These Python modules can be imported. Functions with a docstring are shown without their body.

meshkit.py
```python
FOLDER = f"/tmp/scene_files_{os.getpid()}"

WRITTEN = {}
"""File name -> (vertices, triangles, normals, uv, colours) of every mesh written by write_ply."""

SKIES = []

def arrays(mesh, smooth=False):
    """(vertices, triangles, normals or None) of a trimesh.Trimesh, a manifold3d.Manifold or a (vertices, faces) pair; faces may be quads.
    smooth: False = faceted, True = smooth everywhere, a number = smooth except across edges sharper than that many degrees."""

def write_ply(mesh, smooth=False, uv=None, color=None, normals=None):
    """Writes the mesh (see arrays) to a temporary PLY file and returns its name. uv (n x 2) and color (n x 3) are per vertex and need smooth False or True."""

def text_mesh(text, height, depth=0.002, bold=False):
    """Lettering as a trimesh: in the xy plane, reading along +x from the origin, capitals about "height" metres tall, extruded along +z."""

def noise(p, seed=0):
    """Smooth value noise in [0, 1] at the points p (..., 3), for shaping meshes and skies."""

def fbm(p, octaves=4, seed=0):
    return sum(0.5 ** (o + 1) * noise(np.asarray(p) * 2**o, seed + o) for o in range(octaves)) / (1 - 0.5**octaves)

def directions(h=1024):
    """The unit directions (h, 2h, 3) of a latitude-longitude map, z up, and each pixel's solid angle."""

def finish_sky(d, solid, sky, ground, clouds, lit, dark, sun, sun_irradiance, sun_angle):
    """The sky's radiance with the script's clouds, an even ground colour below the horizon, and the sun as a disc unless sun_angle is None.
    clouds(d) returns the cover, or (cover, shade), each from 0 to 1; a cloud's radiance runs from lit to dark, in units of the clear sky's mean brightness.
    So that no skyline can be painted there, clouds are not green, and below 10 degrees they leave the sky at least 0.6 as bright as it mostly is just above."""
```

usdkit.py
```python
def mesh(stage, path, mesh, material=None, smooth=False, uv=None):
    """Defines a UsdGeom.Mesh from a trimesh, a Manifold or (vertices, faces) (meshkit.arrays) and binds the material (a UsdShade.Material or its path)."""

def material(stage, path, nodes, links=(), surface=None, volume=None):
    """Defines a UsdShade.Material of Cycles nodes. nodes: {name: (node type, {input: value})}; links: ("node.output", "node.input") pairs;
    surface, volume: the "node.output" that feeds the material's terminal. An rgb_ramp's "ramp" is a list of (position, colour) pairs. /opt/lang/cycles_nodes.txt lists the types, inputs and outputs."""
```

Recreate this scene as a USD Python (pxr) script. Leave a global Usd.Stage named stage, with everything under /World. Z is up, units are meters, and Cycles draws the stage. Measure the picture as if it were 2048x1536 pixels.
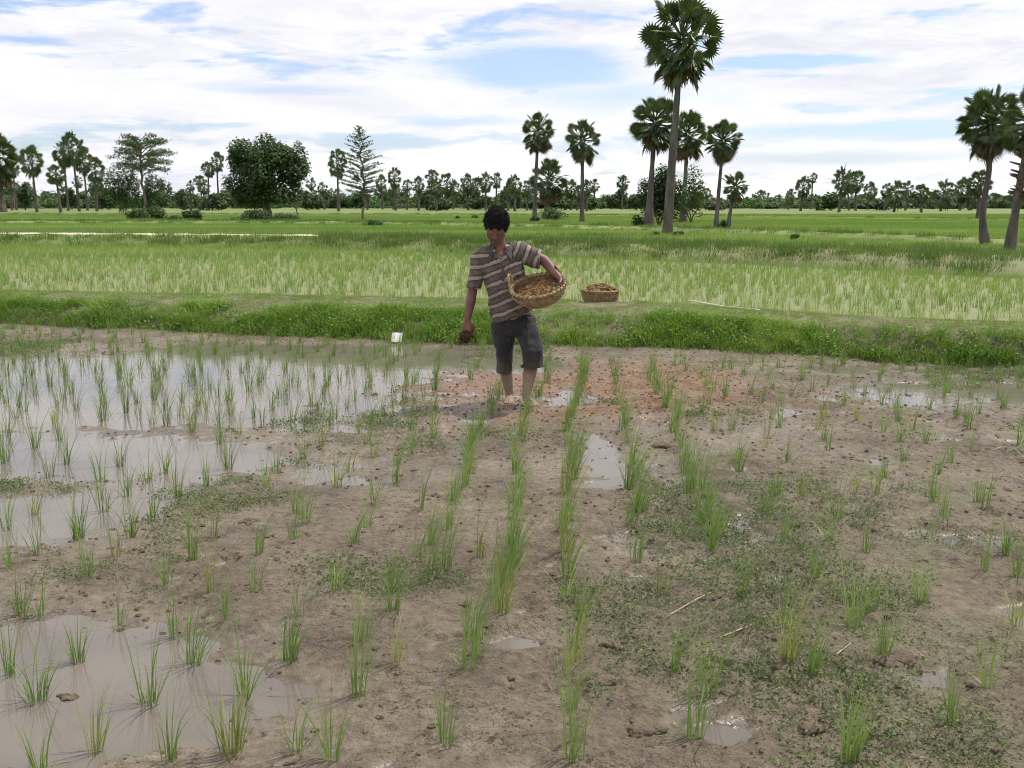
import math
import numpy as np, trimesh, manifold3d as m3
from manifold3d import Manifold
import meshkit, usdkit
from pxr import Usd, UsdGeom, UsdShade, UsdLux, Gf, Sdf, Vt

# ------------------------------------------------------------------ camera, sky, sun, exposure
CAM_H, F, CX, CY, HORIZON = 1.65, 1990.0, 1024.0, 768.0, 402.0
PITCH = math.atan((CY - HORIZON) / F)
EXPOSURE = 0.0
SUN_EL, SUN_AZ = math.radians(62), math.radians(62)      # azimuth clockwise from +y (the view direction)
SUN_I, SUN_ANGLE = 1.2, 0.6
SKY_STRENGTH, CLOUD = 0.10, 10.4

stage = Usd.Stage.CreateInMemory()
UsdGeom.SetStageUpAxis(stage, 'Z'); UsdGeom.SetStageMetersPerUnit(stage, 1.0)
UsdGeom.Xform.Define(stage, '/World'); UsdGeom.Scope.Define(stage, '/World/Looks')
cam = UsdGeom.Camera.Define(stage, '/World/camera')
cam.CreateHorizontalApertureAttr(36.0); cam.CreateVerticalApertureAttr(27.0)
cam.CreateFocalLengthAttr(36.0 * F / 2048.0)
cam.CreateClippingRangeAttr(Gf.Vec2f(0.05, 20000))
cam.CreateExposureAttr(EXPOSURE)
cam.AddTranslateOp().Set(Gf.Vec3d(0, 0, CAM_H)); cam.AddRotateXOp().Set(90 - math.degrees(PITCH))


def material(name, nodes, links, surface=None, volume=None):
    return usdkit.material(stage, '/World/Looks/' + name, nodes, links, surface=surface, volume=volume)


class G:
    """a small node-graph writer: every method returns the name of an output"""
    def __init__(s): s.nodes, s.links, s.k = {}, [], 0
    def add(s, kind, out, inputs=None, **linked):
        s.k += 1; n = f'n{s.k}'; s.nodes[n] = (kind, inputs or {})
        for k, v in linked.items():
            if v is not None: s.links.append((v, f'{n}.{k}'))
        return f'{n}.{out}'
    def m(s, op, a, b=0.0, c=None, clamp=False):
        inp, ln = {'math_type': op, 'use_clamp': clamp}, {}
        for key, v in (('value1', a), ('value2', b), ('value3', c)):
            if isinstance(v, str): ln[key] = v
            elif v is not None: inp[key] = float(v)
        return s.add('math', 'value', inp, **ln)
    def ramp(s, fac, stops): return s.add('rgb_ramp', 'color', {'ramp': stops}, fac=fac)
    def fit(s, v, a, b, lo=0.0, hi=1.0, smooth=True):
        return s.add('map_range', 'result', {'range_type': 'smoothstep' if smooth else 'linear', 'from_min': float(a), 'from_max': float(b), 'to_min': float(lo), 'to_max': float(hi), 'clamp': True}, value=v)
    def noise(s, vec, scale, detail=3, rough=0.55, distortion=0.0):
        return s.add('noise_texture', 'fac', {'scale': float(scale), 'detail': float(detail), 'roughness': float(rough), 'distortion': float(distortion)}, vector=vec)
    def mixc(s, fac, a, b):
        inp, ln = {}, {}
        for key, v in (('fac', fac), ('color1', a), ('color2', b)):
            if isinstance(v, str): ln[key] = v
            else: inp[key] = v if key != 'fac' else float(v)
        return s.add('mix', 'color', {'mix_type': 'mix', **inp}, **ln)
    def scale(s, vec, sc, loc=(0, 0, 0)): return s.add('mapping', 'vector', {'scale': sc, 'location': loc}, vector=vec)
    def pos(s): return s.add('geometry', 'position')
    def obj(s): return s.add('texture_coordinate', 'object')


# the sky: single scattering sky with thin streaky cloud
g = G()
sky = g.add('sky_texture', 'color', {'sky_type': 'single_scattering', 'sun_disc': False, 'sun_elevation': SUN_EL, 'sun_rotation': SUN_AZ})
d = g.add('texture_coordinate', 'generated')
g.k += 1; g.nodes['sep'] = ('separate_xyz', {}); g.links.append((d, 'sep.vector'))
az, el = g.m('arctan2', 'sep.x', 'sep.y'), 'sep.z'
stretched = g.add('combine_xyz', 'vector', {'z': 3.1}, x=g.m('multiply', az, 3.4), y=g.m('multiply', el, 17.0))
n1 = g.noise(stretched, 1.6, 6, 0.6, 0.35)
n2 = g.noise(g.add('combine_xyz', 'vector', {'z': 7.7}, x=g.m('multiply', az, 9.0), y=g.m('multiply', el, 44.0)), 1.5, 5, 0.6)
wob_a = g.m('multiply_add', n1, 0.16, -0.08); wob_e = g.m('multiply_add', n2, 0.016, -0.008)
azw, elw = g.m('add', az, wob_a), g.m('add', el, wob_e)
gap = None
for (px, py, sx, sy, amp) in ((1060, 150, 215, 44, 1.0), (1200, 205, 210, 40, .55), (1010, 92, 110, 13, .7), (1560, 150, 150, 13, 1.0), (1760, 274, 330, 20, .95), (1430, 215, 120, 30, .35),
                              (60, 128, 110, 12, .75), (40, 78, 50, 10, .5), (560, 195, 250, 14, .5), (200, 250, 220, 20, .25), (1650, 322, 300, 18, .65), (900, 250, 160, 14, .6)):
    a0, e0 = math.atan((px - CX) / F), math.sin(math.atan((HORIZON - py) / F))
    q = g.m('add', g.m('power', g.m('absolute', g.m('divide', g.m('subtract', azw, a0), sx / F)), 2.0), g.m('power', g.m('absolute', g.m('divide', g.m('subtract', elw, e0), sy / F)), 2.0))
    lobe = g.m('multiply', g.m('exponent', g.m('multiply', q, -1.0)), amp)
    gap = lobe if gap is None else g.m('maximum', gap, lobe)
streak = g.fit(n1, 0.48, 0.68, 0.0, 0.72)                  # thin places all over the sky
gap = g.m('maximum', gap, streak)
cover = g.m('subtract', 1.0, g.m('multiply', g.fit(gap, 0.15, 0.75), 0.80))
grey = g.m('subtract', 1.0, g.m('multiply', g.fit(g.noise(stretched, 2.3, 6, 0.65, .6), 0.36, 0.70, 0.0, 0.20), g.fit(g.noise(stretched, .55, 2, .5), .38, .60)))       # greyer undersides
cloud = g.add('combine_xyz', 'vector', {}, x=g.m('multiply', grey, CLOUD * 0.985), y=g.m('multiply', grey, CLOUD * 0.985), z=g.m('multiply', g.m('multiply_add', grey, 0.7, 0.3), CLOUD * 1.02))
bg = g.add('background_shader', 'background', {'strength': SKY_STRENGTH}, color=g.mixc(cover, g.add('mix', 'color', {'mix_type': 'multiply', 'fac': 1.0, 'color2': (1.2, 1.36, 1.72)}, color1=sky), cloud))
sky_mat = material('sky', g.nodes, g.links, surface=bg)
dome = UsdLux.DomeLight.Define(stage, '/World/sky')
UsdShade.MaterialBindingAPI.Apply(dome.GetPrim()).Bind(sky_mat)
sun = UsdLux.DistantLight.Define(stage, '/World/sun')
sun.CreateIntensityAttr(SUN_I); sun.CreateAngleAttr(SUN_ANGLE); sun.CreateNormalizeAttr(True); sun.CreateColorAttr(Gf.Vec3f(1.0, 0.95, 0.87))
SUN_DIR = np.array([math.sin(SUN_AZ) * math.cos(SUN_EL), math.cos(SUN_AZ) * math.cos(SUN_EL), math.sin(SUN_EL)])
_q = Gf.Rotation(Gf.Vec3d(0, 0, 1), Gf.Vec3d(*map(float, SUN_DIR))).GetQuat()
sun.AddOrientOp().Set(Gf.Quatf(_q))


# ------------------------------------------------------------------ helpers
def at(px, py, z=0.0):
    """where the ray through a pixel of the 2048 px photograph meets the height z"""
    x, y = (px - CX) / F, (CY - py) / F
    c, s = math.cos(PITCH), math.sin(PITCH)
    dx, dy, dz = x, c + y * s, -s + y * c
    t = (z - CAM_H) / dz
    return np.array([dx * t, dy * t, z])


def proj(p):
    p = np.asarray(p, float) - [0, 0, CAM_H]
    c, s = math.cos(PITCH), math.sin(PITCH)
    depth = p[..., 1] * c - p[..., 2] * s
    up = p[..., 1] * s + p[..., 2] * c
    return CX + F * p[..., 0] / depth, CY - F * up / depth


def height_at(base, py_top):
    """height above base of the point that stands over base and shows at row py_top"""
    c, s = math.cos(PITCH), math.sin(PITCH)
    k = (CY - py_top) / F
    return base[1] * (k * c - s) / (c + k * s) + CAM_H - base[2]


_names = {}


def path_for(name, parent=None):
    root = str(parent.GetPath()) if parent is not None else '/World'
    key = (root, name); n = _names.get(key, 0); _names[key] = n + 1
    return f'{root}/{name}' + (f'_{n:03d}' if n else '')


def tag(prim, label=None, category=None, group=None, kind=None):
    for k, v in (('label', label), ('category', category), ('group', group), ('kind', kind)):
        if v: prim.SetCustomDataByKey(k, v)
    return prim


def obj(name, mesh, mat, parent=None, smooth=False, **t):
    if isinstance(mat, str): mat = UsdShade.Material.Get(stage, '/World/Looks/' + mat)
    p = usdkit.mesh(stage, path_for(name, parent), mesh, mat, smooth).GetPrim()
    UsdGeom.Gprim(p).CreateDoubleSidedAttr(True)
    return tag(p, **t)


def thing(name, loc=(0, 0, 0), rotz=0.0, **t):
    x = UsdGeom.Xform.Define(stage, path_for(name)); x.AddTranslateOp().Set(Gf.Vec3d(*map(float, loc)))
    if rotz: x.AddRotateZOp().Set(float(math.degrees(rotz)))
    return tag(x.GetPrim(), **t)


def cat(parts):
    vs, fs, n = [], [], 0
    for v, f in parts:
        vs.append(np.asarray(v, float)); fs.append(np.asarray(f, int) + n); n += len(v)
    return np.vstack(vs), np.vstack(fs)


def tube(points, radii, sides=8, cap=True):
    p = np.asarray(points, float); r = np.broadcast_to(np.asarray(radii, float), (len(p),))
    t = np.gradient(p, axis=0); t /= np.linalg.norm(t, axis=1, keepdims=True) + 1e-12
    ref = np.where(np.abs(t[:, 2:]) < 0.95, [[0, 0, 1.0]], [[1.0, 0, 0]])
    if np.abs(t[:, 2]).mean() > 0.6: ref = np.tile([[1.0, 0.02, 0]], (len(p), 1))
    a = np.cross(t, ref); a /= np.linalg.norm(a, axis=1, keepdims=True) + 1e-12
    b = np.cross(t, a); ang = np.arange(sides) * 2 * np.pi / sides
    v = (p[:, None] + r[:, None, None] * (np.cos(ang)[None, :, None] * a[:, None] + np.sin(ang)[None, :, None] * b[:, None])).reshape(-1, 3)
    i, j = np.meshgrid(np.arange(len(p) - 1), np.arange(sides), indexing='ij'); j2 = (j + 1) % sides
    q = np.stack([i * sides + j, i * sides + j2, (i + 1) * sides + j2, (i + 1) * sides + j], -1).reshape(-1, 4)
    f = np.vstack([q[:, [0, 1, 2]], q[:, [0, 2, 3]]])
    if cap:
        n = len(v); v = np.vstack([v, p[:1], p[-1:]]); k = np.arange(sides); e = (len(p) - 1) * sides
        f = np.vstack([f, np.stack([np.full(sides, n), (k + 1) % sides, k], 1), np.stack([np.full(sides, n + 1), e + k, e + (k + 1) % sides], 1)])
    return v, f


def grid_faces(n, m):
    i, j = np.meshgrid(np.arange(n - 1), np.arange(m - 1), indexing='ij')
    a = i * m + j
    return np.vstack([np.stack([a, a + 1, a + m + 1], -1).reshape(-1, 3), np.stack([a, a + m + 1, a + m], -1).reshape(-1, 3)])


def blades(rng, base, az, length, width, lean0, bend, segs=4):
    """grass blades as curved tapering ribbons; all arguments are arrays of one entry per blade"""
    n = len(base); s = np.linspace(0, 1, segs + 1)
    lean = lean0[:, None] + bend[:, None] * s[None, :] ** 1.5
    step = (length / segs)[:, None]
    r = np.concatenate([np.zeros((n, 1)), np.cumsum(np.sin(lean[:, :-1]) * step, 1)], 1)
    z = np.concatenate([np.zeros((n, 1)), np.cumsum(np.cos(lean[:, :-1]) * step, 1)], 1)
    dirx, diry = np.cos(az)[:, None], np.sin(az)[:, None]
    mid = np.stack([base[:, 0:1] + r * dirx, base[:, 1:2] + r * diry, base[:, 2:3] + z], -1)
    tw = az + np.pi / 2 + rng.normal(0, 0.5, n)
    w = width[:, None] * (np.clip(1.15 - s, 0.12, 1) * (0.65 + 0.6 * np.sin(np.pi * np.clip(s + .15, 0, 1))))[None, :] * 0.5
    off = np.stack([np.cos(tw)[:, None] * w, np.sin(tw)[:, None] * w, 0 * w], -1)
    v = np.stack([mid - off, mid + off], 2).reshape(n, -1, 3)
    k = np.arange(segs)
    q = np.stack([2 * k, 2 * k + 1, 2 * k + 3, 2 * k + 2], 1)
    f = np.vstack([q[:, [0, 1, 2]], q[:, [0, 2, 3]]])
    F_ = (f[None] + (np.arange(n) * v.shape[1])[:, None, None]).reshape(-1, 3)
    return v.reshape(-1, 3), F_


def tuft(rng, n, radius, height, width=0.006, lean=0.25, bend=0.7, segs=4, hvar=0.25):
    a = rng.uniform(0, 2 * np.pi, n); r = radius * np.sqrt(rng.uniform(0, 1, n))
    base = np.stack([r * np.cos(a), r * np.sin(a), np.full(n, -0.01)], 1)
    az = a + rng.normal(0, 0.7, n)
    return blades(rng, base, az, height * (1 + rng.uniform(-hvar, hvar * .6, n)), width * rng.uniform(.7, 1.2, n), np.abs(rng.normal(0, lean, n)), np.abs(rng.normal(bend, .4, n)), segs)


def leaf_quads(rng, pts, size, out=None, outward=0.5, aspect=0.6):
    """pointed leaves (two triangles each) at pts"""
    n = len(pts)
    nrm = rng.normal(0, 1, (n, 3)); nrm /= np.linalg.norm(nrm, axis=1, keepdims=True)
    if out is not None: nrm = nrm * (1 - outward) + out * outward
    nrm[:, 2] = np.abs(nrm[:, 2]) + .2
    nrm /= np.linalg.norm(nrm, axis=1, keepdims=True)
    a = np.cross(nrm, rng.normal(0, 1, (n, 3))); a /= np.linalg.norm(a, axis=1, keepdims=True)
    b = np.cross(nrm, a); s = (size * rng.uniform(.6, 1.3, n))[:, None]
    v = np.stack([pts - a * s * .5, pts - b * s * aspect * .5 + nrm * s * .1, pts + a * s * .5, pts + b * s * aspect * .5 + nrm * s * .1], 1).reshape(-1, 3)
    k = np.arange(n)[:, None] * 4
    return v, np.vstack([k + [0, 1, 2], k + [0, 2, 3]])


def instancer(name, protos, P, rz, sc, idx, parent=None, tilt=None, **t):
    """protos: list of (mesh, material)"""
    pi = UsdGeom.PointInstancer.Define(stage, path_for(name, parent)); prim = pi.GetPrim()
    paths = []
    for k, (mesh, mat) in enumerate(protos):
        m = UsdShade.Material.Get(stage, '/World/Looks/' + mat)
        pp = f'{prim.GetPath()}/kind' + (f'_{k:03d}' if k else '')
        q = usdkit.mesh(stage, pp, mesh, m); q.CreateDoubleSidedAttr(True); paths.append(Sdf.Path(pp))
    pi.CreatePrototypesRel().SetTargets(paths)
    pi.CreatePositionsAttr(Vt.Vec3fArray.FromNumpy(np.asarray(P, np.float32)))
    h = np.asarray(rz) / 2
    q = np.stack([np.cos(h), 0 * h, 0 * h, np.sin(h)], 1)
    pi.CreateOrientationsAttr(Vt.QuathArray([Gf.Quath(float(a), float(b), float(c), float(e)) for a, b, c, e in q]))
    s = np.asarray(sc, np.float32); s = np.repeat(s[:, None], 3, 1) if s.ndim == 1 else s
    pi.CreateScalesAttr(Vt.Vec3fArray.FromNumpy(s))
    pi.CreateProtoIndicesAttr(Vt.IntArray.FromNumpy(np.asarray(idx, np.int32)))
    return tag(prim, **t)


def fbm2(x, y, scale, octaves=4, seed=0):
    return meshkit.fbm(np.stack([x * scale, y * scale, np.full_like(x, seed * 1.37 + .5)], -1), octaves, seed)


# ------------------------------------------------------------------ materials
def plain(name, c1, c2, scale=8.0, rough=0.7, bump=0.3, bscale=40.0, bdist=0.01, spec=0.3, coord='pos', stretch=(1, 1, 1)):
    g = G(); v = g.scale(g.pos() if coord == 'pos' else g.obj(), stretch)
    n = g.noise(v, scale, 4, 0.6)
    col = g.ramp(g.fit(n, .3, .7), [(0, c1), (1, c2)])
    b = g.add('bump', 'normal', {'strength': bump, 'distance': bdist}, height=g.noise(v, bscale, 4, .6))
    s = g.add('principled_bsdf', 'BSDF', {'roughness': rough, 'specular_ior_level': spec}, base_color=col, normal=b)
    return material(name, g.nodes, g.links, surface=s)


def leafy(name, c1, c2, scale=1.5, trans=0.35, rough=0.5, tint=(1.0, 1.1, .45), spec=0.35, rand=0.25, stretch=(1, 1, 1)):
    g = G(); n = g.noise(g.scale(g.pos(), stretch), scale, 3, .6)
    r = g.add('object_info', 'random')
    isl = g.add('geometry', 'random_per_island')
    f = g.m('add', g.fit(n, .3, .7), g.m('multiply_add', isl, rand * 2, -rand), clamp=True)
    f = g.m('add', f, g.m('multiply_add', r, rand, -rand / 2), clamp=True)
    col = g.ramp(f, [(0, c1), (1, c2)])
    p = g.add('principled_bsdf', 'BSDF', {'roughness': rough, 'specular_ior_level': spec}, base_color=col)
    t = g.add('translucent_bsdf', 'BSDF', {}, color=g.add('mix', 'color', {'mix_type': 'multiply', 'fac': 1.0, 'color2': tint}, color1=col))
    s = g.add('mix_closure', 'closure', {'fac': trans}, closure1=p, closure2=t)
    return material(name, g.nodes, g.links, surface=s)


leafy('rice_leaf', (.14, .215, .065), (.26, .34, .125), 2.0, rand=.45)
leafy('rice_leaf_yellow', (.20, .23, .08), (.32, .33, .14), 2.0)
leafy('rice_pale', (.21, .29, .095), (.41, .47, .21), .8, rand=.45)
leafy('rice_field_green', (.15, .245, .06), (.30, .37, .115), .35, stretch=(.08, .45, 1))
leafy('bank_grass_far', (.08, .14, .032), (.15, .22, .055), 1.0)
leafy('bank_grass', (.145, .245, .048), (.29, .41, .10), 1.2, rand=.45)
leafy('bank_grass_dry', (.22, .22, .10), (.34, .31, .17), 1.2)
leafy('weed_leaf', (.10, .14, .055), (.20, .25, .11), 6.0, rand=.4)
leafy('palm_leaf', (.042, .07, .019), (.095, .138, .038), 1.2, .2, .42, rand=.3, spec=.5)
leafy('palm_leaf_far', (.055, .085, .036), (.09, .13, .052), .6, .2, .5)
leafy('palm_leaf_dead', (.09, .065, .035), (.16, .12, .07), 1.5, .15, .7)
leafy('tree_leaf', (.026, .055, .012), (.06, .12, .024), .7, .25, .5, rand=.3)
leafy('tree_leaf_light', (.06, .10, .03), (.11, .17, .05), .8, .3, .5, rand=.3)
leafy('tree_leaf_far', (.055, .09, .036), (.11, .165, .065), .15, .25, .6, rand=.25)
leafy('bush_leaf', (.035, .085, .015), (.08, .16, .03), .8, .25, .5, rand=.3)
leafy('feather_leaf', (.05, .085, .028), (.095, .145, .048), .8, .25, .5, rand=.3)
plain('palm_trunk', (.048, .042, .036), (.115, .10, .086), 1.4, .9, .8, 9, .04, stretch=(3, 3, .7))
plain('bark', (.075, .06, .048), (.15, .125, .10), 2.0, .9, .8, 14, .03, stretch=(2, 2, .5))
plain('straw', (.30, .25, .17), (.46, .40, .29), 30, .7, .2)
plain('bamboo', (.40, .40, .30), (.55, .53, .42), 12, .5, .2)
plain('mud_clod', (.06, .043, .029), (.14, .103, .07), 20, .75, .8, 60, .01)
plain('pale_scrap', (.78, .78, .76), (.85, .85, .83), 6, .5, .2)
plain('compost', (.075, .04, .02), (.20, .11, .045), 35, .95, 1.0, 90, .012, coord='obj')
plain('compost_dark', (.022, .013, .008), (.075, .04, .02), 35, .95, 1.0, 90, .012, coord='obj')
plain('compost_light', (.12, .075, .034), (.30, .20, .095), 30, .95, 1.0, 80, .015, coord='obj')
plain('wicker', (.17, .115, .055), (.35, .25, .135), 22, .65, .7, 60, .006, coord='obj')
plain('wicker_dark', (.09, .06, .03), (.19, .125, .065), 22, .7, .7, 60, .006, coord='obj')
plain('thatch', (.05, .045, .035), (.10, .085, .06), 3, .95, .5, 20, .03)


def ground_material():
    g = G(); p = g.pos()
    g.nodes['sp'] = ('separate_xyz', {}); g.links.append((p, 'sp.vector'))
    n = g.noise(g.scale(p, (.25, .5, 1)), .5, 5, .6); fine = g.noise(p, 9.0, 4, .65)
    grass = g.ramp(g.m('add', g.m('multiply', g.fit(n, .3, .7), .6), g.m('multiply', fine, .4)), [(0, (.10, .14, .035)), (.5, (.14, .19, .05)), (1, (.19, .24, .075))])
    earth = g.ramp(fine, [(0, (.11, .105, .058)), (1, (.185, .165, .10))])
    wet = g.ramp(fine, [(0, (.15, .16, .08)), (1, (.26, .25, .15))])
    far = g.m('multiply', g.fit('sp.y', 90, 150), g.fit(g.noise(g.scale(p, (.012, .05, 1)), 1.0, 4, .6), .42, .6))
    near = g.m('subtract', 1.0, g.fit('sp.y', 24, 38))
    c = g.mixc(g.m('multiply', far, .5), grass, earth)
    c = g.mixc(g.m('multiply', near, .8), c, wet)
    b = g.add('bump', 'normal', {'strength': .6, 'distance': .05}, height=fine)
    s = g.add('principled_bsdf', 'BSDF', {'roughness': .8, 'specular_ior_level': .2}, base_color=c, normal=b)
    material('field_ground', g.nodes, g.links, surface=s)


ground_material()


def mud_material():
    MX, MY = at(1060, 800)[:2]
    g = G(); p = g.pos(); g.nodes['sp'] = ('separate_xyz', {}); g.links.append((p, 'sp.vector'))
    n = g.noise(p, 1.3, 5, .62); f = g.noise(p, 22, 5, .68); ff = g.noise(p, 90, 4, .7); mid = g.noise(g.scale(p, (.5, 1.3, 1)), 6, 4, .6)
    dry = g.ramp(g.m('add', g.m('multiply', n, .5), g.m('multiply', f, .5)), [(.30, (.050, .038, .026)), (.43, (.118, .091, .064)), (.55, (.185, .147, .104)), (.70, (.285, .235, .172))])
    # olive film of algae and seedlings on the right, rusty compost stain where it was strewn round the man
    alg = g.m('multiply', g.fit(g.noise(p, .9, 4, .65), .47, .64), g.fit('sp.x', -.6, 1.8))
    c = g.mixc(g.m('multiply', alg, .55), dry, g.ramp(f, [(.2, (.12, .115, .06)), (.8, (.20, .19, .10))]))
    qx = g.m('power', g.m('absolute', g.m('divide', g.m('subtract', 'sp.x', MX + .40), 2.1)), 2.0)
    qy = g.m('power', g.m('absolute', g.m('divide', g.m('subtract', 'sp.y', MY + .65), 1.9)), 2.0)
    lobe = g.m('exponent', g.m('multiply', g.m('add', qx, qy), -1.0))
    rust = g.m('multiply', g.fit(g.m('add', lobe, g.m('multiply_add', mid, 1.4, -.7)), .35, .75), g.fit(lobe, .08, .4))
    c = g.mixc(g.m('multiply', rust, .8), c, g.ramp(f, [(.3, (.135, .066, .030)), (.7, (.27, .145, .070))]))
    patchy = g.fit(g.noise(p, 2.2, 4, .65), .40, .62)
    specks = g.m('multiply', g.m('maximum', g.fit(g.noise(p, 30, 4, .7), .56, .62), g.fit(g.noise(p, 75, 4, .7), .555, .61)), g.m('multiply_add', patchy, .8, .2))
    c = g.mixc(g.m('multiply', specks, .9), c, (.040, .029, .020))
    wet = g.m('subtract', 1.0, g.fit(g.m('add', 'sp.z', g.m('multiply_add', n, .03, -.015)), .000, .024))
    sheen = g.m('multiply', g.fit(g.noise(g.scale(p, (.7, 1.0, 1)), .8, 4, .6), .44, .60), g.m('multiply', g.fit('sp.y', 4.2, 6.5), g.m('subtract', 1.0, g.m('multiply', g.fit('sp.x', 1.2, 2.6), .5))))
    wet = g.m('maximum', wet, g.m('multiply', sheen, .9))
    c = g.mixc(g.m('multiply', wet, .55), c, g.add('mix', 'color', {'mix_type': 'multiply', 'fac': 1.0, 'color2': (.62, .6, .58)}, color1=c))
    rough = g.m('subtract', .85, g.m('multiply', wet, .62))
    h = g.m('add', g.m('add', g.m('multiply', f, .8), g.m('multiply', ff, .3)), g.m('multiply', mid, .8))
    b = g.add('bump', 'normal', {'distance': .055}, height=h, strength=g.m('subtract', .9, g.m('multiply', wet, .66)))
    s = g.add('principled_bsdf', 'BSDF', {'specular_ior_level': .45}, base_color=c, roughness=rough, normal=b)
    material('mud', g.nodes, g.links, surface=s)
    # shallow muddy water
    g = G(); p = g.pos()
    n = g.noise(p, 1.1, 4, .6)
    c = g.ramp(g.fit(n, .3, .7), [(0, (.105, .090, .076)), (1, (.150, .130, .110))])
    rip = g.add('bump', 'normal', {'strength': .10, 'distance': .01}, height=g.noise(g.scale(p, (1, .6, 1)), 9, 3, .5))
    s = g.add('principled_bsdf', 'BSDF', {'roughness': .06, 'ior': 1.333, 'specular_ior_level': .5}, base_color=c, normal=rip)
    material('muddy_water', g.nodes, g.links, surface=s)


mud_material()
plain('bank_soil', (.085, .08, .042), (.175, .155, .09), 5, .9, .8, 30, .03)
plain('sand_path', (.42, .36, .26), (.55, .48, .37), 3, .9, .5, 20, .02)

# ------------------------------------------------------------------ the ground beyond the bank
BASE = np.array([(-30, 20.5), (-14, 15.4), (-6.8, 13.1), (-3.4, 12.1), (0, 11.2), (1.55, 10.95), (2.6, 10.55), (4, 10.1), (5, 9.8), (8, 9.0), (14, 7.8), (30, 5.0)])
BACK = np.array([(-30, 21.5), (-14, 16.6), (-7.4, 14.7), (-3, 14.0), (0, 13.5), (1.8, 13.1), (2.9, 12.2), (4, 11.3), (5.4, 10.8), (8, 9.9), (14, 8.6), (30, 5.8)])
F2 = 0.10                                                    # level of the fields behind the bank


def front(x): return np.interp(x, BASE[:, 0], BASE[:, 1])
def back(x): return np.interp(x, BACK[:, 0], BACK[:, 1])


def ground_z(x, y):
    t = np.clip((y - front(x) - .3) / .5, 0, 1)
    return -0.3 + (0.3 + F2) * t + 0.02 * (fbm2(x, y, .3, 3, 4) - .5) * t


ys = np.concatenate([np.linspace(-60, 4, 12), np.linspace(4.2, 22, 120), np.geomspace(22.3, 4000, 130)])
xs = np.concatenate([-np.geomspace(4000, 14.2, 70), np.linspace(-14, 14, 120), np.geomspace(14.2, 4000, 70)])
X, Y = np.meshgrid(xs, ys)
obj('ground', (np.stack([X, Y, ground_z(X, Y)], -1).reshape(-1, 3), grid_faces(len(ys), len(xs))), 'field_ground', smooth=True, kind='structure', label='flat green rice plain reaching to the tree line', category='ground')

# ------------------------------------------------------------------ muddy paddy and its water
LOBES = []                                                   # puddles: (centre x, y, half sizes, depth)


def puddle(px0, py0, px1, py1, depth):
    """a puddle over a stretch of the paddy named by two photo corners"""
    a, b, c, e = at(px0, (py0 + py1) / 2), at(px1, (py0 + py1) / 2), at((px0 + px1) / 2, py0), at((px0 + px1) / 2, py1)
    LOBES.append(((a[0] + b[0]) / 2, (c[1] + e[1]) / 2, (b[0] - a[0]) / 2, (c[1] - e[1]) / 2, depth))


puddle(-400, 712, 830, 868, .050); puddle(330, 690, 900, 735, .05); puddle(-300, 885, 560, 965, .042); puddle(-300, 985, 350, 1095, .040)
puddle(-250, 1225, 240, 1600, .045); puddle(120, 1325, 620, 1500, .036); puddle(1160, 870, 1265, 985, .042); puddle(690, 955, 840, 985, .03)
puddle(1660, 770, 2250, 830, .034); puddle(1380, 828, 1620, 862, .026); puddle(1420, 720, 2100, 750, .03); puddle(1080, 790, 1180, 815, .026); puddle(600, 925, 720, 975, .026)
puddle(960, 700, 1330, 760, .02); puddle(1290, 895, 1360, 985, .022)


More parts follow.
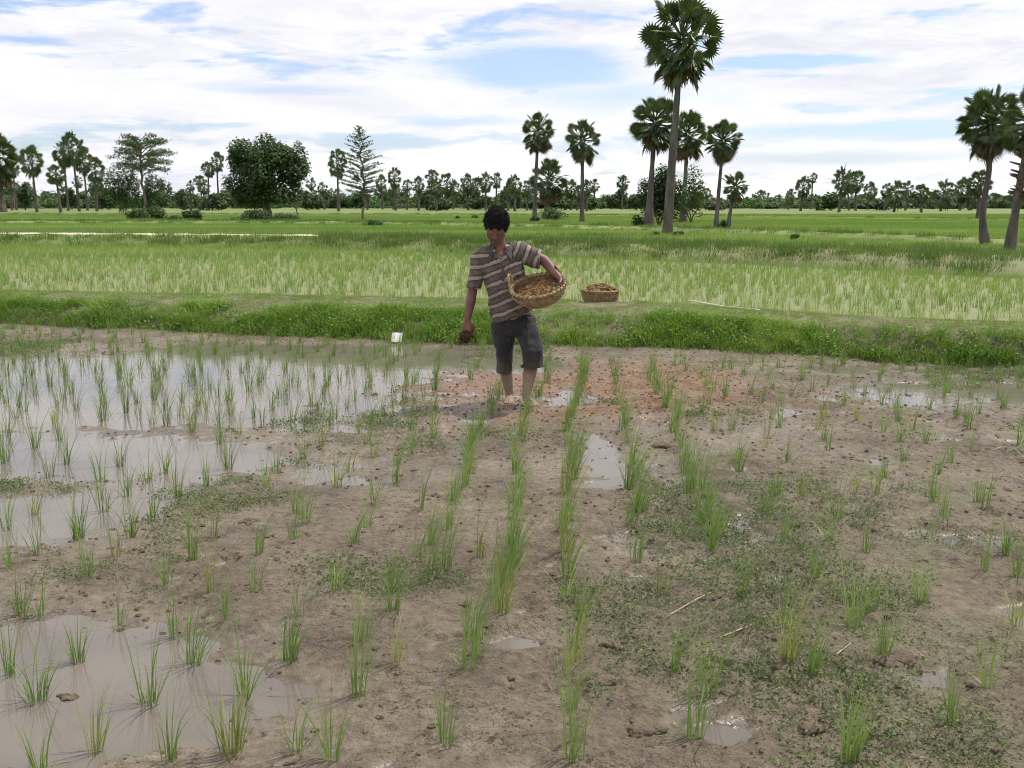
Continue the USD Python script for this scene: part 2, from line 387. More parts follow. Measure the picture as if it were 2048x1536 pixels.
_dr = np.random.default_rng(12)
DENTS = [(_dr.uniform(-2.2, 4.6), _dr.uniform(2.6, 8.6), _dr.uniform(.05, .13), _dr.uniform(.018, .040)) for _ in range(70)]
DENTS = [q for q in DENTS if q[0] > -.9 - .1 * q[1] or q[1] < 5]


def mud_z(x, y):
    x, y = np.asarray(x, float), np.asarray(y, float)
    right = np.clip((x + .9) / 2.2, 0, 1) * np.clip((7.2 - y) / 2.5, 0.35, 1)
    h = 0.022 + 0.034 * (fbm2(x, y, .9, 3, 1) - .5) + 0.034 * (fbm2(x, y, 3.2, 4, 2) - .5)
    lump = fbm2(x, y, 8.5, 4, 3); clod = 1 - np.abs(2 * fbm2(x, y, 15, 3, 13) - 1)
    h += (0.032 + 0.038 * right) * (lump - .45) + right * .010 + (.011 + .020 * right) * (clod - .75)
    hole = np.clip(fbm2(x, y, 3.4, 3, 9) - .58, 0, 1) * 7
    h -= np.clip(hole, 0, 1) * (.25 + .75 * right) * .05 * (y < 9)
    for (cx, cy, rr_, dd) in DENTS:
        q = ((x - cx) ** 2 + (y - cy) ** 2) / rr_ ** 2
        h -= dd * (np.exp(-q * 1.4) - .45 * np.exp(-(np.sqrt(q) - 1.35) ** 2 * 6)) * (.75 + .5 * lump)
    for (cx, cy, sx, sy, dep) in LOBES:
        q = (np.abs((x - cx) / sx)) ** 3 + (np.abs((y - cy) / sy)) ** 3
        h -= dep * np.exp(-q * .8)
    e = np.clip((y - (front(x) - .35)) / .5, 0, 1)
    return h + e * .03


ys = np.geomspace(1.6, 16.5, 620); xs = np.concatenate([np.linspace(-11, -5.6, 70)[:-1], np.linspace(-5.6, 5.6, 800), np.linspace(5.6, 9, 50)[1:]])
X, Y = np.meshgrid(xs, ys)
Z = mud_z(X, Y); Z = np.where(Y > front(X) + .5, -.1, Z)
obj('mud', (np.stack([X, Y, Z], -1).reshape(-1, 3), grid_faces(len(ys), len(xs))), 'mud', smooth=True, kind='structure', label='wet brown mud of the newly planted paddy', category='mud')
wx = np.linspace(-11, 9, 60); wv = np.concatenate([np.stack([wx, np.full(60, 1.6), np.zeros(60)], 1), np.stack([wx, front(wx) + .25, np.zeros(60)], 1)])
obj('water', (wv, grid_faces(2, 60)), 'muddy_water', kind='structure', label='shallow muddy water standing over the left of the paddy', category='water')


# ------------------------------------------------------------------ banks
def ridge(name, fr, bk, h, z0f, z0b, mat, seed, n=160, **t):
    """an earth bank between a front and a back polyline"""
    xs = np.linspace(fr[0][0], fr[-1][0], n)
    fa, ba = np.asarray(fr, float), np.asarray(bk, float)
    yf, yb = np.interp(xs, fa[:, 0], fa[:, 1]), np.interp(xs, ba[:, 0], ba[:, 1])
    s = np.array([0, .04, .12, .25, .42, .55, .75, .92, 1.0, 1.06]); prof = np.array([-.35, .02, .42, .78, .97, 1, 1, .9, .45, -.25])
    X = np.repeat(xs[:, None], len(s), 1); Y = yf[:, None] + (yb - yf)[:, None] * s[None]
    Y = Y + .22 * (fbm2(X, Y, .8, 3, seed) - .5)
    Z = np.where(prof < .3, 0, 1) * .10 * (fbm2(X, Y, 1.6, 3, seed + 1) - .5) + prof[None] * h + np.linspace(0, 1, len(s))[None] * (z0b - z0f) + z0f
    return obj(name, (np.stack([X, Y, Z], -1).reshape(-1, 3), grid_faces(n, len(s))), mat, smooth=True, kind='structure', **t), (xs, yf, yb, s, prof, h, z0f, z0b)


def ridge_points(info, rng, n, x0, x1, s0, s1):
    xs, yf, yb, s, prof, h, zf, zb = info
    x = rng.uniform(x0, x1, n); u = rng.uniform(s0, s1, n)
    a, b = np.interp(x, xs, yf), np.interp(x, xs, yb)
    return np.stack([x, a + (b - a) * u, np.interp(u, s, prof) * h + (zb - zf) * u + zf], 1), u


fr1 = [(x, y) for x, y in BASE]; bk1 = [(x, y) for x, y in BACK]
_, B1 = ridge('bank', fr1, bk1, .30, 0, F2, 'bank_soil', 21, n=420, label='low earth bank between the muddy paddy and the rice behind', category='bank')

w2 = lambda pts, z: [tuple(at(px, py, z)[:2]) for px, py in pts]
f2 = w2([(-700, 492), (0, 492), (600, 498), (1024, 511), (1500, 530), (2048, 558), (2500, 582)], F2)
b2 = w2([(-700, 484), (0, 484), (600, 489), (1024, 499), (1500, 515), (2048, 538), (2500, 558)], F2)
_, B2 = ridge('bank', f2, b2, .36, F2, F2, 'field_ground', 31, label='second bank across the fields behind the man', category='bank')
f3 = w2([(-400, 449), (300, 449), (700, 450), (1024, 455), (1400, 467), (1700, 478), (2048, 496), (2500, 520)], F2)
b3 = w2([(-400, 446.5), (300, 446.5), (700, 447.5), (1024, 452), (1400, 463), (1700, 473.5), (2048, 490), (2500, 512)], F2)
_, B3 = ridge('bank', f3, b3, .20, F2, F2, 'field_ground', 41, label='third, far bank running right towards the palms at the edge', category='bank')
f4 = w2([(-200, 432), (700, 431), (1400, 434), (2300, 447)], F2); b4 = w2([(-200, 430.7), (700, 429.7), (1400, 432.6), (2300, 445.2)], F2)
_, B4 = ridge('bank', f4, b4, .12, F2, F2, 'field_ground', 51, label='farthest bank, a thin line before the tree line', category='bank')

# pale sandy path on top of the second bank, left
xs2, yf2, yb2 = B2[0], B2[1], B2[2]
px_ = np.linspace(-46, at(590, 486, .4)[0], 300); pyc = np.interp(px_, xs2, yf2) * .3 + np.interp(px_, xs2, yb2) * .7
wd = .75 + 1.2 * (fbm2(px_, pyc, .5, 4, 8) - .5)
rows = [(-1, .0), (-.6, .05), (.6, .05), (1, .0)]
pv = np.stack([np.stack([px_, pyc + wd * k, F2 + .36 + .10 * (fbm2(px_, pyc + wd * k, 1.6, 3, 32) - .5) + .012 + z * .2], 1) for k, z in rows], 1).reshape(-1, 3)
obj('path', (pv, grid_faces(len(px_), 4)), 'sand_path', kind='structure', label='narrow pale sandy path along the second bank on the left', category='path')

# ------------------------------------------------------------------ grass and rice as stuff
rng = np.random.default_rng(7)
protos = [(tuft(rng, 20, .08, .17, .0065, .45, 1.1), 'bank_grass') for _ in range(4)] + [(tuft(rng, 16, .09, .11, .006, .7, 1.0), 'bank_grass') for _ in range(3)] + [(tuft(rng, 14, .07, .10, .004, .6, .8), 'bank_grass_dry') for _ in range(2)]
for k in range(2):
    q = np.column_stack([rng.normal(0, .07, (34, 2)), np.abs(rng.normal(.05, .03, 34))]); protos.append((leaf_quads(rng, q, .035), 'bank_grass'))
P, u = ridge_points(B1, rng, 30000, -10, 8, -.03, 1.0)
dens = fbm2(P[:, 0], P[:, 1], 1.3, 3, 61)
topz = (u > .42) & (u < .97)
keep = np.where(topz, (dens > .47) | (rng.random(len(P)) < .62), (dens + .25 * np.clip(.16 - u, 0, .16) / .16 > .42) | (rng.random(len(P)) < .16))
P, u, dens = P[keep], u[keep], dens[keep]
dry = (rng.random(len(P)) < np.where(u > .38, .42, .05))
idx = np.where(dry, rng.integers(7, 9, len(P)), np.where(u > .34, rng.integers(4, 7, len(P)), np.where(rng.random(len(P)) < .3, rng.integers(9, 11, len(P)), rng.integers(0, 4, len(P)))))
clear = np.hypot(P[:, 0] - 1.16, (P[:, 1] - 12.75) * .8) < .42
sc = np.where(u > .36, .40, 1.0) * rng.uniform(.5, 1.25, len(P)) * (.7 + .9 * np.clip(fbm2(P[:, 0], P[:, 1], 2.6, 2, 63) - .3, 0, .5)) * np.where(clear, .25, 1); sc = np.where((u > .95), .7, sc)
instancer('bank_grass', protos, P, rng.uniform(0, 6.28, len(P)), sc, idx, kind='stuff', label='lush green grass and creepers covering the near bank', category='grass')

# transplanted rice of the field behind the bank: pale rows, thicker and greener further off
protos = [(tuft(rng, 9, .045, .25, .0065, .16, .5, 3, .5), 'rice_pale') for _ in range(8)] + [(tuft(rng, 13, .05, .22, .008, .22, .6, 3, .4), 'rice_field_green') for _ in range(8)]
pts = []
for i in range(-140, 141):
    for y in np.arange(9.8, 47, .27):
        pts.append((i * .20 + .07 * y, y))
P = np.array(pts); P = P + rng.normal(0, .05, P.shape)
y2f = np.interp(P[:, 0], B2[0], B2[1])
ok = (P[:, 1] > back(P[:, 0]) + .12) & (P[:, 1] < y2f + .1) & (np.abs(P[:, 0]) < P[:, 1] * .60 + .8)
P = P[ok]; rel = (P[:, 1] - back(P[:, 0])) / (np.interp(P[:, 0], B2[0], B2[1]) - back(P[:, 0]))
gr = rng.random(len(P)) < np.clip(.08 + rel * 1.05 + .8 * (fbm2(P[:, 0], P[:, 1], .25, 2, 5) - .5), 0, 1)
idx = np.where(gr, rng.integers(8, 16, len(P)), rng.integers(0, 8, len(P)))
P3 = np.column_stack([P, np.full(len(P), F2)])
drop = rng.random(len(P)) < .12
instancer('rice_field', protos, P3[~drop], rng.uniform(0, 6.28, (~drop).sum()), rng.uniform(.6, 1.25, (~drop).sum()), idx[~drop], kind='stuff', label='pale green transplanted rice standing in rows behind the near bank', category='rice')


def patch(rng, size, n, h, w=.014):
    b = np.column_stack([rng.uniform(-size / 2, size / 2, (n, 2)), np.zeros(n)])
    return blades(rng, b, rng.uniform(0, 6.28, n), h * rng.uniform(.7, 1.15, n), w * rng.uniform(.8, 1.3, n), np.abs(rng.normal(0, .2, n)), np.abs(rng.normal(.4, .2, n)), 2)


protos = [(patch(rng, 1.5, 210, .15, .016), 'rice_field_green') for _ in range(5)]
gx, gy = np.meshgrid(np.arange(-75, 75, 1.3), np.arange(18, 118, 1.3)); P = np.stack([gx.ravel(), gy.ravel()], 1) + rng.normal(0, .2, (gx.size, 2))
yb_ = np.interp(P[:, 0], B2[0], B2[2]); off3 = np.minimum(np.abs(P[:, 1] - np.interp(P[:, 0], B3[0], (B3[1] + B3[2]) / 2) + .5) - 1.2, 9)
P = P[off3 > 0]; yb_ = np.interp(P[:, 0], B2[0], B2[2])
P = P[(P[:, 1] > yb_ + 1.6 + 1.2 * (P[:, 0] < 0)) & (np.abs(P[:, 0]) < P[:, 1] * .58 + 3)]
instancer('rice_field', protos, np.column_stack([P, np.full(len(P), F2)]), rng.uniform(0, 6.28, len(P)), rng.uniform(.8, 1.15, len(P)), rng.integers(0, 5, len(P)), kind='stuff', label='even bright green rice fields between the second bank and the trees', category='rice')

# rough darker grass on the further banks
gp = [(tuft(rng, 34, .28, .22, .014, .5, .8, 3), 'bank_grass_far') for _ in range(3)] + [(tuft(rng, 26, .28, .16, .014, .6, .8, 3), 'bank_grass_dry')]
Ps = []
for info, n, x0, x1 in ((B2, 3200, -30, 16), (B3, 1700, -62, 30), (B4, 1200, -75, 75)):
    Q, u = ridge_points(info, rng, n, x0, x1, 0, 1.0); Ps.append(Q)
P = np.vstack(Ps)
dp_ = P[:, 1] - np.interp(P[:, 0], px_, pyc); onp = (dp_ > -1.3) & (dp_ < 1.3) & (rng.random(len(P)) < .95) & (P[:, 0] < px_[-1])
P = P[~onp]
instancer('bank_grass', gp, P, rng.uniform(0, 6.28, len(P)), rng.uniform(.6, 1.3, len(P)), rng.choice(4, len(P), p=[.3, .3, .25, .15]), kind='stuff', label='rough dark green grass along the banks between the far fields', category='grass')


# ------------------------------------------------------------------ palms
def fan_leaf(rng, origin, p, roll, petiole, R, segs=22, droop=.25, span=math.radians(300), light=False):
    """one fan leaf: petiole from origin along p, then a pleated round blade whose finger tips part and droop"""
    p = p / np.linalg.norm(p)
    up = np.array([0, 0, 1.0]) - p * p[2]
    if np.linalg.norm(up) < .15: up = np.array([math.cos(roll * 3), math.sin(roll * 3), 0]) - p * (p[0] * math.cos(roll * 3) + p[1] * math.sin(roll * 3))
    up /= np.linalg.norm(up); side = np.cross(p, up)
    nrm = up * math.cos(roll) + side * math.sin(roll); side = np.cross(p, nrm)
    hub = origin + p * petiole - np.array([0, 0, petiole * droop * .35])
    th = np.linspace(-span / 2, span / 2, segs + 1)
    jit = rng.uniform(.82, 1.08, segs)
    def pt(t, r, lift):
        q = hub + (p * math.cos(t) + side * math.sin(t)) * r + nrm * (lift + .22 * r * abs(math.sin(t)) - .10 * r)
        q[2] -= droop * (r / R) ** 2 * R * .55
        return q
    V, Fc = [hub], []
    lows = []
    for k in range(segs + 1): lows.append(len(V)); V.append(pt(th[k], R * .56, -.03 * R))
    for k in range(segs):
        tm = (th[k] + th[k + 1]) / 2
        a = len(V); V.append(pt(tm, R * .60, .05 * R)); V.append(pt(tm + rng.normal(0, .03), R * jit[k], -.02 * R))
        Fc += [(0, lows[k], a), (0, a, lows[k + 1])]
        if light: Fc += [(lows[k], a + 1, lows[k + 1])]
        else: Fc += [(lows[k], a + 1, a), (a, a + 1, lows[k + 1])]
    tv, tf = tube([origin, origin + p * petiole * .5 - [0, 0, petiole * droop * .08], hub], [.045, .03, .022], 4 if not light else 3, cap=False)
    return cat([(np.array(V), np.array(Fc)), (tv, tf)])


def crown_leaves(rng, top, R, n, segs, light=False, dense_low=True):
    out = []
    for k in range(n):
        fr = (k + .5) / n                                     # from the spear leaf down to the hanging skirt
        el = math.radians(87 - 158 * fr ** .74 + rng.normal(0, 7)); a = k * 2.39996 + rng.normal(0, .25)
        p = np.array([math.cos(a) * math.cos(el), math.sin(a) * math.cos(el), math.sin(el)])
        blade = R * rng.uniform(.32, .43); pet = R * (rng.uniform(.58, .78) if fr < .5 else rng.uniform(.42, .70))
        org = top + np.array([0, 0, R * (.20 - .30 * fr)]) + p * .08
        out.append((fr, fan_leaf(rng, org, p, rng.normal(0, .95), pet, blade, segs, .12 + .30 * fr + .1 * max(0, fr - .6), light=light)))
    return out


def palm(base, top_xy, crown_c, R, r0, r1, n, seed, label, name='sugar_palm', group=None, swell=1.5, dead=.12, stubs=None, skirt=0, leaf='palm_leaf', taper=2.6, bowing=0.0):
    """base: point on the ground, crown_c: height of the crown's centre over it, top_xy: offset of the trunk's top"""
    rng = np.random.default_rng(seed)
    t = thing(name, base, label=label, category='palm tree', group=group)
    s = np.linspace(0, 1, 14); z = s * crown_c
    bow = -bowing * np.sin(np.clip(s / .62, 0, 1) * np.pi) ** 1.0 * (1 - s)
    pts = np.stack([top_xy[0] * s ** 1.3 + bow, top_xy[1] * s, z - .15 * (s == 0)], 1)
    rr = r1 + (r0 - r1) * (1 - s) ** taper + r0 * (swell - 1) * np.exp(-s * crown_c / .55)
    rr = rr * (1 + .05 * rng.normal(size=14)); rr[-1] *= .6
    zz = np.linspace(0, 1, 60); P = np.stack([np.interp(zz, s, pts[:, k]) for k in range(3)], 1); r_ = np.interp(zz, s, rr) * (1 + .04 * (np.arange(60) % 2))
    obj('trunk', tube(P, r_, 12), 'palm_trunk', t, smooth=50)
    top = pts[-1]
    if skirt:                                                # dead leaf bases packed under the crown
        parts = []
        for k in range(skirt):
            a = k * 2.4; q = rng.uniform(.0, 1); o = top + [0, 0, -R * .15 - q * R * .55]
            parts.append(tube([o, o + np.array([math.cos(a), math.sin(a), .55]) * R * .2], [.06, .03], 4))
        obj('leaf_bases', cat(parts), 'palm_leaf_dead', t, kind='stuff')
    for fr, m in crown_leaves(rng, top, R, n, 20):
        obj('leaf', m, 'palm_leaf_dead' if fr > 1 - dead else leaf, t)
    if stubs:
        for k in range(stubs[0]):
            a = k * 2.39996; f = rng.uniform(stubs[1], stubs[2])
            o = np.array([np.interp(f, s, pts[:, j]) for j in range(3)]); L = rng.uniform(.25, .5)
            obj('leaf_stub', tube([o, o + np.array([math.cos(a) * L, math.sin(a) * L, .28 * L])], [.045, .02], 4), 'palm_leaf_dead', t)
    return t


def palm_px(bx, by, tx, crown_top, crown_bot, crown_w, label, n=34, seed=0, trunk_px=9, base_px=None, **k):
    """reads a palm's sizes off the photograph: base pixel, trunk top column, crown rows and width"""
    b = at(bx, by, F2); sc = b[1] / F
    R = crown_w / 2 * sc * 1.04
    cz = height_at(b, crown_top * .44 + crown_bot * .56)
    return palm(b, ((tx - bx) * sc, 0), cz, R, (base_px or trunk_px * 1.4) / 2 * sc, trunk_px / 2 * sc, n, seed, label, **k)


palm_px(1335, 470, 1352, -8, 162, 148, 'tallest sugar palm, its crown cut by the top edge of the photo', n=62, seed=101, trunk_px=8, base_px=19, swell=1.35, dead=.08, skirt=0, taper=.9)
palm_px(1297, 456, 1305, 172, 312, 92, 'thick sugar palm close on the left of the tallest palm', n=56, seed=102, trunk_px=8, base_px=19, swell=1.3, dead=.2, skirt=40)
palm_px(1366, 446, 1370, 206, 325, 82, 'sugar palm half hidden behind the right of the tallest palm trunk', n=50, seed=103, trunk_px=7, base_px=13, dead=.2, skirt=30)
palm_px(1432, 459, 1440, 232, 326, 72, 'slim sugar palm standing right of the tallest palm group', n=44, seed=104, trunk_px=6, base_px=9, skirt=10)
palm_px(1456, 455, 1467, 333, 408, 52, 'short sugar palm beside the slim one right of the tallest palm', n=34, seed=105, trunk_px=5, base_px=8, dead=.2)
palm_px(1069, 443, 1075, 220, 307, 68, 'left palm of the lone pair behind the man, tall and slim', n=44, seed=106, trunk_px=6, base_px=8)
palm_px(1164, 446, 1163, 238, 320, 72, 'right palm of the lone pair behind the man, thin straight trunk', n=44, seed=107, trunk_px=6, base_px=9, skirt=12)
palm_px(1092, 440, 1098, 312, 402, 74, 'low bushy sugar palm between the lone pair of palms', n=48, seed=108, trunk_px=8, base_px=12, dead=.15)
palm_px(1972, 491, 1960, 168, 312, 116, 'leaning sugar palm with a curved foot near the right edge', n=60, seed=109, trunk_px=10, base_px=13, swell=1.7, dead=.12, skirt=20, bowing=.24)
palm_px(2019, 502, 2040, 185, 300, 118, 'palm cut by the right edge, its trunk bristling with old leaf stubs', n=44, seed=110, trunk_px=13, base_px=17, dead=.15, stubs=(64, .42, .95))
palm_px(1956, 440, 1953, 328, 402, 48, 'small palm directly behind the trunk of the leaning right palm', n=36, seed=111, trunk_px=6, base_px=8)
palm_px(2, 424, 4, 236, 385, 86, 'dark sugar palm cut by the left edge of the photo', n=56, seed=112, trunk_px=13, base_px=18, skirt=30, dead=.15)

# far palms: column, crown top row, crown bottom row, crown width
FAR = [(48, 324, 352, 24), (88, 296, 350, 46), (135, 332, 366, 36), (150, 286, 330, 38), (172, 269, 326, 50), (188, 300, 345, 34), (206, 318, 362, 38), (426, 325, 352, 26), (447, 306, 342, 30),
       (632, 357, 378, 22), (655, 365, 388, 20), (668, 378, 396, 16), (682, 302, 348, 36), (769, 350, 378, 22), (795, 337, 374, 26), (817, 360, 382, 19), (840, 355, 384, 24), (862, 341, 366, 24), (876, 360, 388, 26), (894, 349, 388, 32), (908, 360, 390, 24),
       (938, 350, 386, 28), (955, 356, 388, 26), (972, 347, 382, 26), (993, 343, 376, 19), (1016, 366, 394, 24), (1030, 352, 390, 32), (1053, 362, 392, 24), (1140, 362, 394, 26), (1152, 372, 400, 24), (1171, 362, 390, 26), (1187, 359, 382, 20), (1240, 352, 378, 25), (1236, 384, 404, 22), (1260, 392, 408, 18),
       (1411, 378, 398, 18), (1390, 372, 396, 24), (1484, 400, 412, 12), (1500, 394, 408, 12), (1530, 402, 414, 18), (1548, 396, 412, 18), (1567, 384, 406, 20), (1592, 357, 396, 25), (1613, 352, 364, 17), (1611, 394, 408, 14), (1632, 400, 414, 20), (1650, 398, 412, 22), (1668, 333, 392, 34), (1688, 352, 388, 22), (1701, 347, 384, 28), (1723, 371, 396, 21), (1722, 408, 424, 16),
       (1745, 406, 424, 20), (1756, 373, 396, 22), (1776, 371, 412, 38), (1799, 370, 396, 24), (1818, 392, 412, 22), (1831, 376, 404, 32), (1868, 368, 410, 38), (1853, 390, 414, 24), (1906, 364, 402, 28), (1888, 396, 418, 22), (1928, 384, 412, 28), (1975, 392, 416, 28), (2000, 396, 420, 30), (2044, 388, 420, 34)]
_fr = np.random.default_rng(91)
FAR += [(float(x), float(t_), float(t_) + 19, float(w_)) for x, t_, w_ in [(_fr.uniform(600, 1060), _fr.uniform(368, 392), _fr.uniform(15, 23)) for _ in range(20)] + [(_fr.uniform(1480, 2045), _fr.uniform(384, 404), _fr.uniform(14, 22)) for _ in range(24)] + [(_fr.uniform(10, 440), _fr.uniform(350, 390), _fr.uniform(16, 26)) for _ in range(14)]]
FAR = [(a, b - 5, c, d * 1.18) if a > 1480 else (a, b, c, d * 1.05) for a, b, c, d in FAR]
FAR.sort()
MARKS = [(-100, 'left edge'), (290, 'feathery tree'), (535, 'round tree'), (728, 'tiered tree'), (985, 'the man'), (1163, 'lone palm pair'), (1350, 'tallest palm'), (1440, 'slim palm'), (1960, 'leaning right palm'), (2150, 'right edge')]
ORD = 'first second third fourth fifth sixth seventh eighth ninth tenth eleventh twelfth thirteenth fourteenth fifteenth sixteenth seventeenth eighteenth nineteenth twentieth'.split()
ORD += ['twenty-' + w for w in ORD[:9]] + ['thirtieth']


def place_label(what, x, counts):
    k = max(i for i, m in enumerate(MARKS) if m[0] <= x)
    counts[k] = counts.get(k, 0) + 1
    nxt = MARKS[k + 1][1] if k + 1 < len(MARKS) else 'the right edge'
    return f'{what}, {ORD[counts[k] - 1]} from left between {MARKS[k][1]} and {nxt}'


ORD += [f'{t_}-{w}' for t_ in ('thirty', 'forty', 'fifty') for w in ORD[:9]]
cnt = {}
frng = np.random.default_rng(55)
for k, (px, top, bot, w) in enumerate(FAR):
    dist = 3283.0 / max(7.0, 22 - 10 * (1 - min(1, w / 38)) + frng.uniform(-2, 2) - (4 if top > 380 else 0))
    dist = min(dist, 330); b = np.array([(px - CX) / F * dist, dist, F2]); sc = dist / F
    tall = 'tall' if top < 345 else 'low' if top > 385 else 'mid-height'
    t = thing('sugar_palm', b, label=place_label(f'{tall} distant palm', px, cnt), category='palm tree', group='distant sugar palms along the tree line')
    cz = height_at(b, top * .45 + bot * .55); R = w / 2 * sc * 1.08; r = np.random.default_rng(1000 + k)
    lean = r.normal(0, .25)
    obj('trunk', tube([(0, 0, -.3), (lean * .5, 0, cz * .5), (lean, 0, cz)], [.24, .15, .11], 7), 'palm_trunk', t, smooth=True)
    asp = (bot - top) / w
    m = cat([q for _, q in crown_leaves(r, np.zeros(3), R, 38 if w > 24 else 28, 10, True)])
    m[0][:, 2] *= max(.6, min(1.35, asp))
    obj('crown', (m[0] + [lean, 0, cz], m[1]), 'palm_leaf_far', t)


# ------------------------------------------------------------------ broadleaf trees and bushes
def blob_leaves(rng, blobs, n, size, mesh_out=.55, shell=.55):
    vol = np.array([b[3] * b[4] * b[5] for b in blobs]) ** (2 / 3); pick = rng.choice(len(blobs), n, p=vol / vol.sum())
    B = np.array(blobs)[pick]
    d_ = rng.normal(0, 1, (n, 3)); d_ /= np.linalg.norm(d_, axis=1, keepdims=True)
    r = rng.uniform(shell, 1, n) ** .5 * (1 + .12 * rng.normal(size=n))
    return leaf_quads(rng, B[:, :3] + d_ * B[:, 3:] * r[:, None], size, d_, mesh_out)


def limb(rng, a, b, r0, r1, sag=0.0, k=6, sides=6):
    s = np.linspace(0, 1, k)[:, None]; p = np.asarray(a) * (1 - s) + np.asarray(b) * s
    L = np.linalg.norm(np.asarray(b) - np.asarray(a)); p[1:-1] += rng.normal(0, .035 * L, (k - 2, 3)); p[:, 2] += sag * np.sin(np.pi * s[:, 0])
    return tube(p, np.linspace(r0, r1, k), sides)


def round_tree():
    b = at(535, 441, F2); sc = b[1] / F; r = np.random.default_rng(200)
    t = thing('broadleaf_tree', b, label='big dense round tree standing alone in the left of the fields', category='tree')
    H = height_at(b, 264); W = 163 * sc; zc = H * .56
    obj('trunk', limb(r, (0, 0, -.2), (.05, 0, H * .40), .34, .24, k=8, sides=10), 'bark', t, smooth=True)
    blobs = []
    for k in range(34):
        a, e, q = r.uniform(0, 6.28), r.uniform(-.55, 1.0), r.uniform(.45, .82)
        c = np.array([math.cos(a) * math.cos(e) * W / 2 * q, math.sin(a) * math.cos(e) * W / 2 * q, zc + math.sin(e) * (H - zc) * q * .98])
        rad = W * r.uniform(.11, .17); blobs.append((*c, rad, rad, rad * .8))
    blobs += [(0.1, 0, H * .88, W * .13, W * .13, H * .12), (-W * .30, 0, H * .70, W * .14, W * .14, H * .14), (W * .40, .2, H * .74, W * .10, W * .1, H * .16), (0, 0, zc, W * .36, W * .36, H * .28), (0, -W * .2, H * .34, W * .28, W * .18, H * .16), (W * .18, -W * .15, H * .27, W * .2, W * .16, H * .1), (-W * .18, -W * .15, H * .27, W * .2, W * .16, H * .1), (W * .3, 0, H * .32, W * .16, W * .15, H * .13), (-W * .28, 0, H * .30, W * .16, W * .15, H * .12)]
    for bl in blobs[::4]: obj('branch', limb(r, (.04, 0, H * .34), bl[:3], .10, .03), 'bark', t, smooth=True)
    obj('crown', blob_leaves(r, blobs, 22000, .25, shell=.35), 'tree_leaf', t)


def feathery_tree():
    b = at(290, 434, F2); sc = b[1] / F; r = np.random.default_rng(210)
    t = thing('feathery_tree', b, label='slender tree with a flat feathery crown above a darker bush, left', category='tree')
    H = height_at(b, 272); fork = H * .50
    obj('trunk', limb(r, (0, 0, -.2), (0, 0, fork), .16, .11, k=7, sides=8), 'bark', t, smooth=True)
    obj('trunk', limb(r, (0, 0, fork), (0, 0, H * .9), .11, .03, k=6, sides=6), 'bark', t, smooth=True)
    pts = []
    for k in range(40):
        a = k * 2.4 + r.normal(0, .2); z0 = fork + (H * .88 - fork) * (k / 40); reach = (66 if math.cos(a) > 0 else 58) * sc * r.uniform(.75, 1.08) * (1 - .35 * (k / 40) ** 2)
        e = np.array([math.cos(a) * reach, math.sin(a) * reach, z0 + H * (.13 - .05 * (1 - k / 40)) + r.normal(0, .2)])
        a0 = np.array([0, 0, z0]); obj('branch', limb(r, a0, e, .05, .012, .35, sides=4), 'bark', t, smooth=True)
        s = r.uniform(.30, 1.06, 150)[:, None]; q = a0 * (1 - s) + e * s; q[:, 2] += .35 * np.sin(np.pi * np.clip(s[:, 0], 0, 1)) + r.normal(.02, .12, 150) - .35 * np.clip(s[:, 0] - .85, 0, 1)
        q[:, :2] += r.normal(0, .20, (150, 2)); pts.append(q)
    obj('crown', leaf_quads(r, np.vstack(pts), .21, aspect=.5), 'feather_leaf', t)


def tiered_tree():
    b = at(727, 446, F2); sc = b[1] / F; r = np.random.default_rng(220)
    t = thing('tiered_tree', b, label='sparse cone-shaped tree with tiers of level branches, left of the man', category='tree')
    H = height_at(b, 250)
    obj('trunk', limb(r, (0, 0, -.2), (-.05, 0, H * .5), .11, .08, k=7, sides=8), 'bark', t, smooth=True)
    obj('trunk', limb(r, (-.05, 0, H * .5), (-.15, 0, H), .08, .015, k=6, sides=6), 'bark', t, smooth=True)
    for k in range(68):
        f = .27 + .72 * k / 68; z0 = H * f; a = k * 2.39996; reach = np.interp(f, [.27, .36, .6, .8, 1.0], [36, 44, 40, 25, 5]) * sc * r.uniform(.75, 1.15)
        a0 = np.array([-.15 * f, 0, z0]); e = a0 + [math.cos(a) * reach, math.sin(a) * reach, reach * (.10 + .28 * f)]
        obj('branch', limb(r, a0, e, .028, .008, -.04, k=4, sides=4), 'bark', t)
        n = int((62 if f < .55 else 40) * reach / 1.2) + 6; s = r.uniform(.2, 1.05, n)[:, None]; q = a0 * (1 - s) + e * s + r.normal(0, .07, (n, 3)) * [1, 1, .5]
        obj('foliage', leaf_quads(r, q, .15, aspect=.5), 'feather_leaf' if k % 3 else 'tree_leaf', t, kind='stuff')


def bush(bx, by, top, w, n, label, leaf='bush_leaf', seed=0, size=.16, name='bush', group=None, depth=.8, lobes=9, stem=True, dist=None, category='bush'):
    b = at(bx, by, F2)
    if dist: b = np.array([(bx - CX) / F * dist, dist, F2])
    sc = b[1] / F; r = np.random.default_rng(seed + 3000)
    H = max(.25, height_at(b, top)); W = w * sc
    t = thing(name, b, label=label, category=category, group=group)
    blobs = []
    for k in range(lobes):
        x = r.uniform(-.36, .36); q = 1 - 1.6 * x * x; z = r.uniform(.28, .72) * q
        blobs.append((x * W, r.uniform(-.3, .3) * W * depth, H * z, W * r.uniform(.13, .22), W * .2 * depth, H * r.uniform(.22, .34)))
    blobs.append((0, 0, H * .48, W * .3, W * .3 * depth, H * .46)); blobs.append((r.uniform(-.2, .2) * W, 0, H * .74, W * .2, W * .2 * depth, H * .24))
    if stem:
        for k in range(3): obj('stem', limb(r, (r.normal(0, .05), 0, -.1), blobs[k][:3], .05, .015, sides=5), 'bark', t, smooth=True)
    obj('foliage', blob_leaves(r, blobs, n, size, shell=.3), leaf, t)


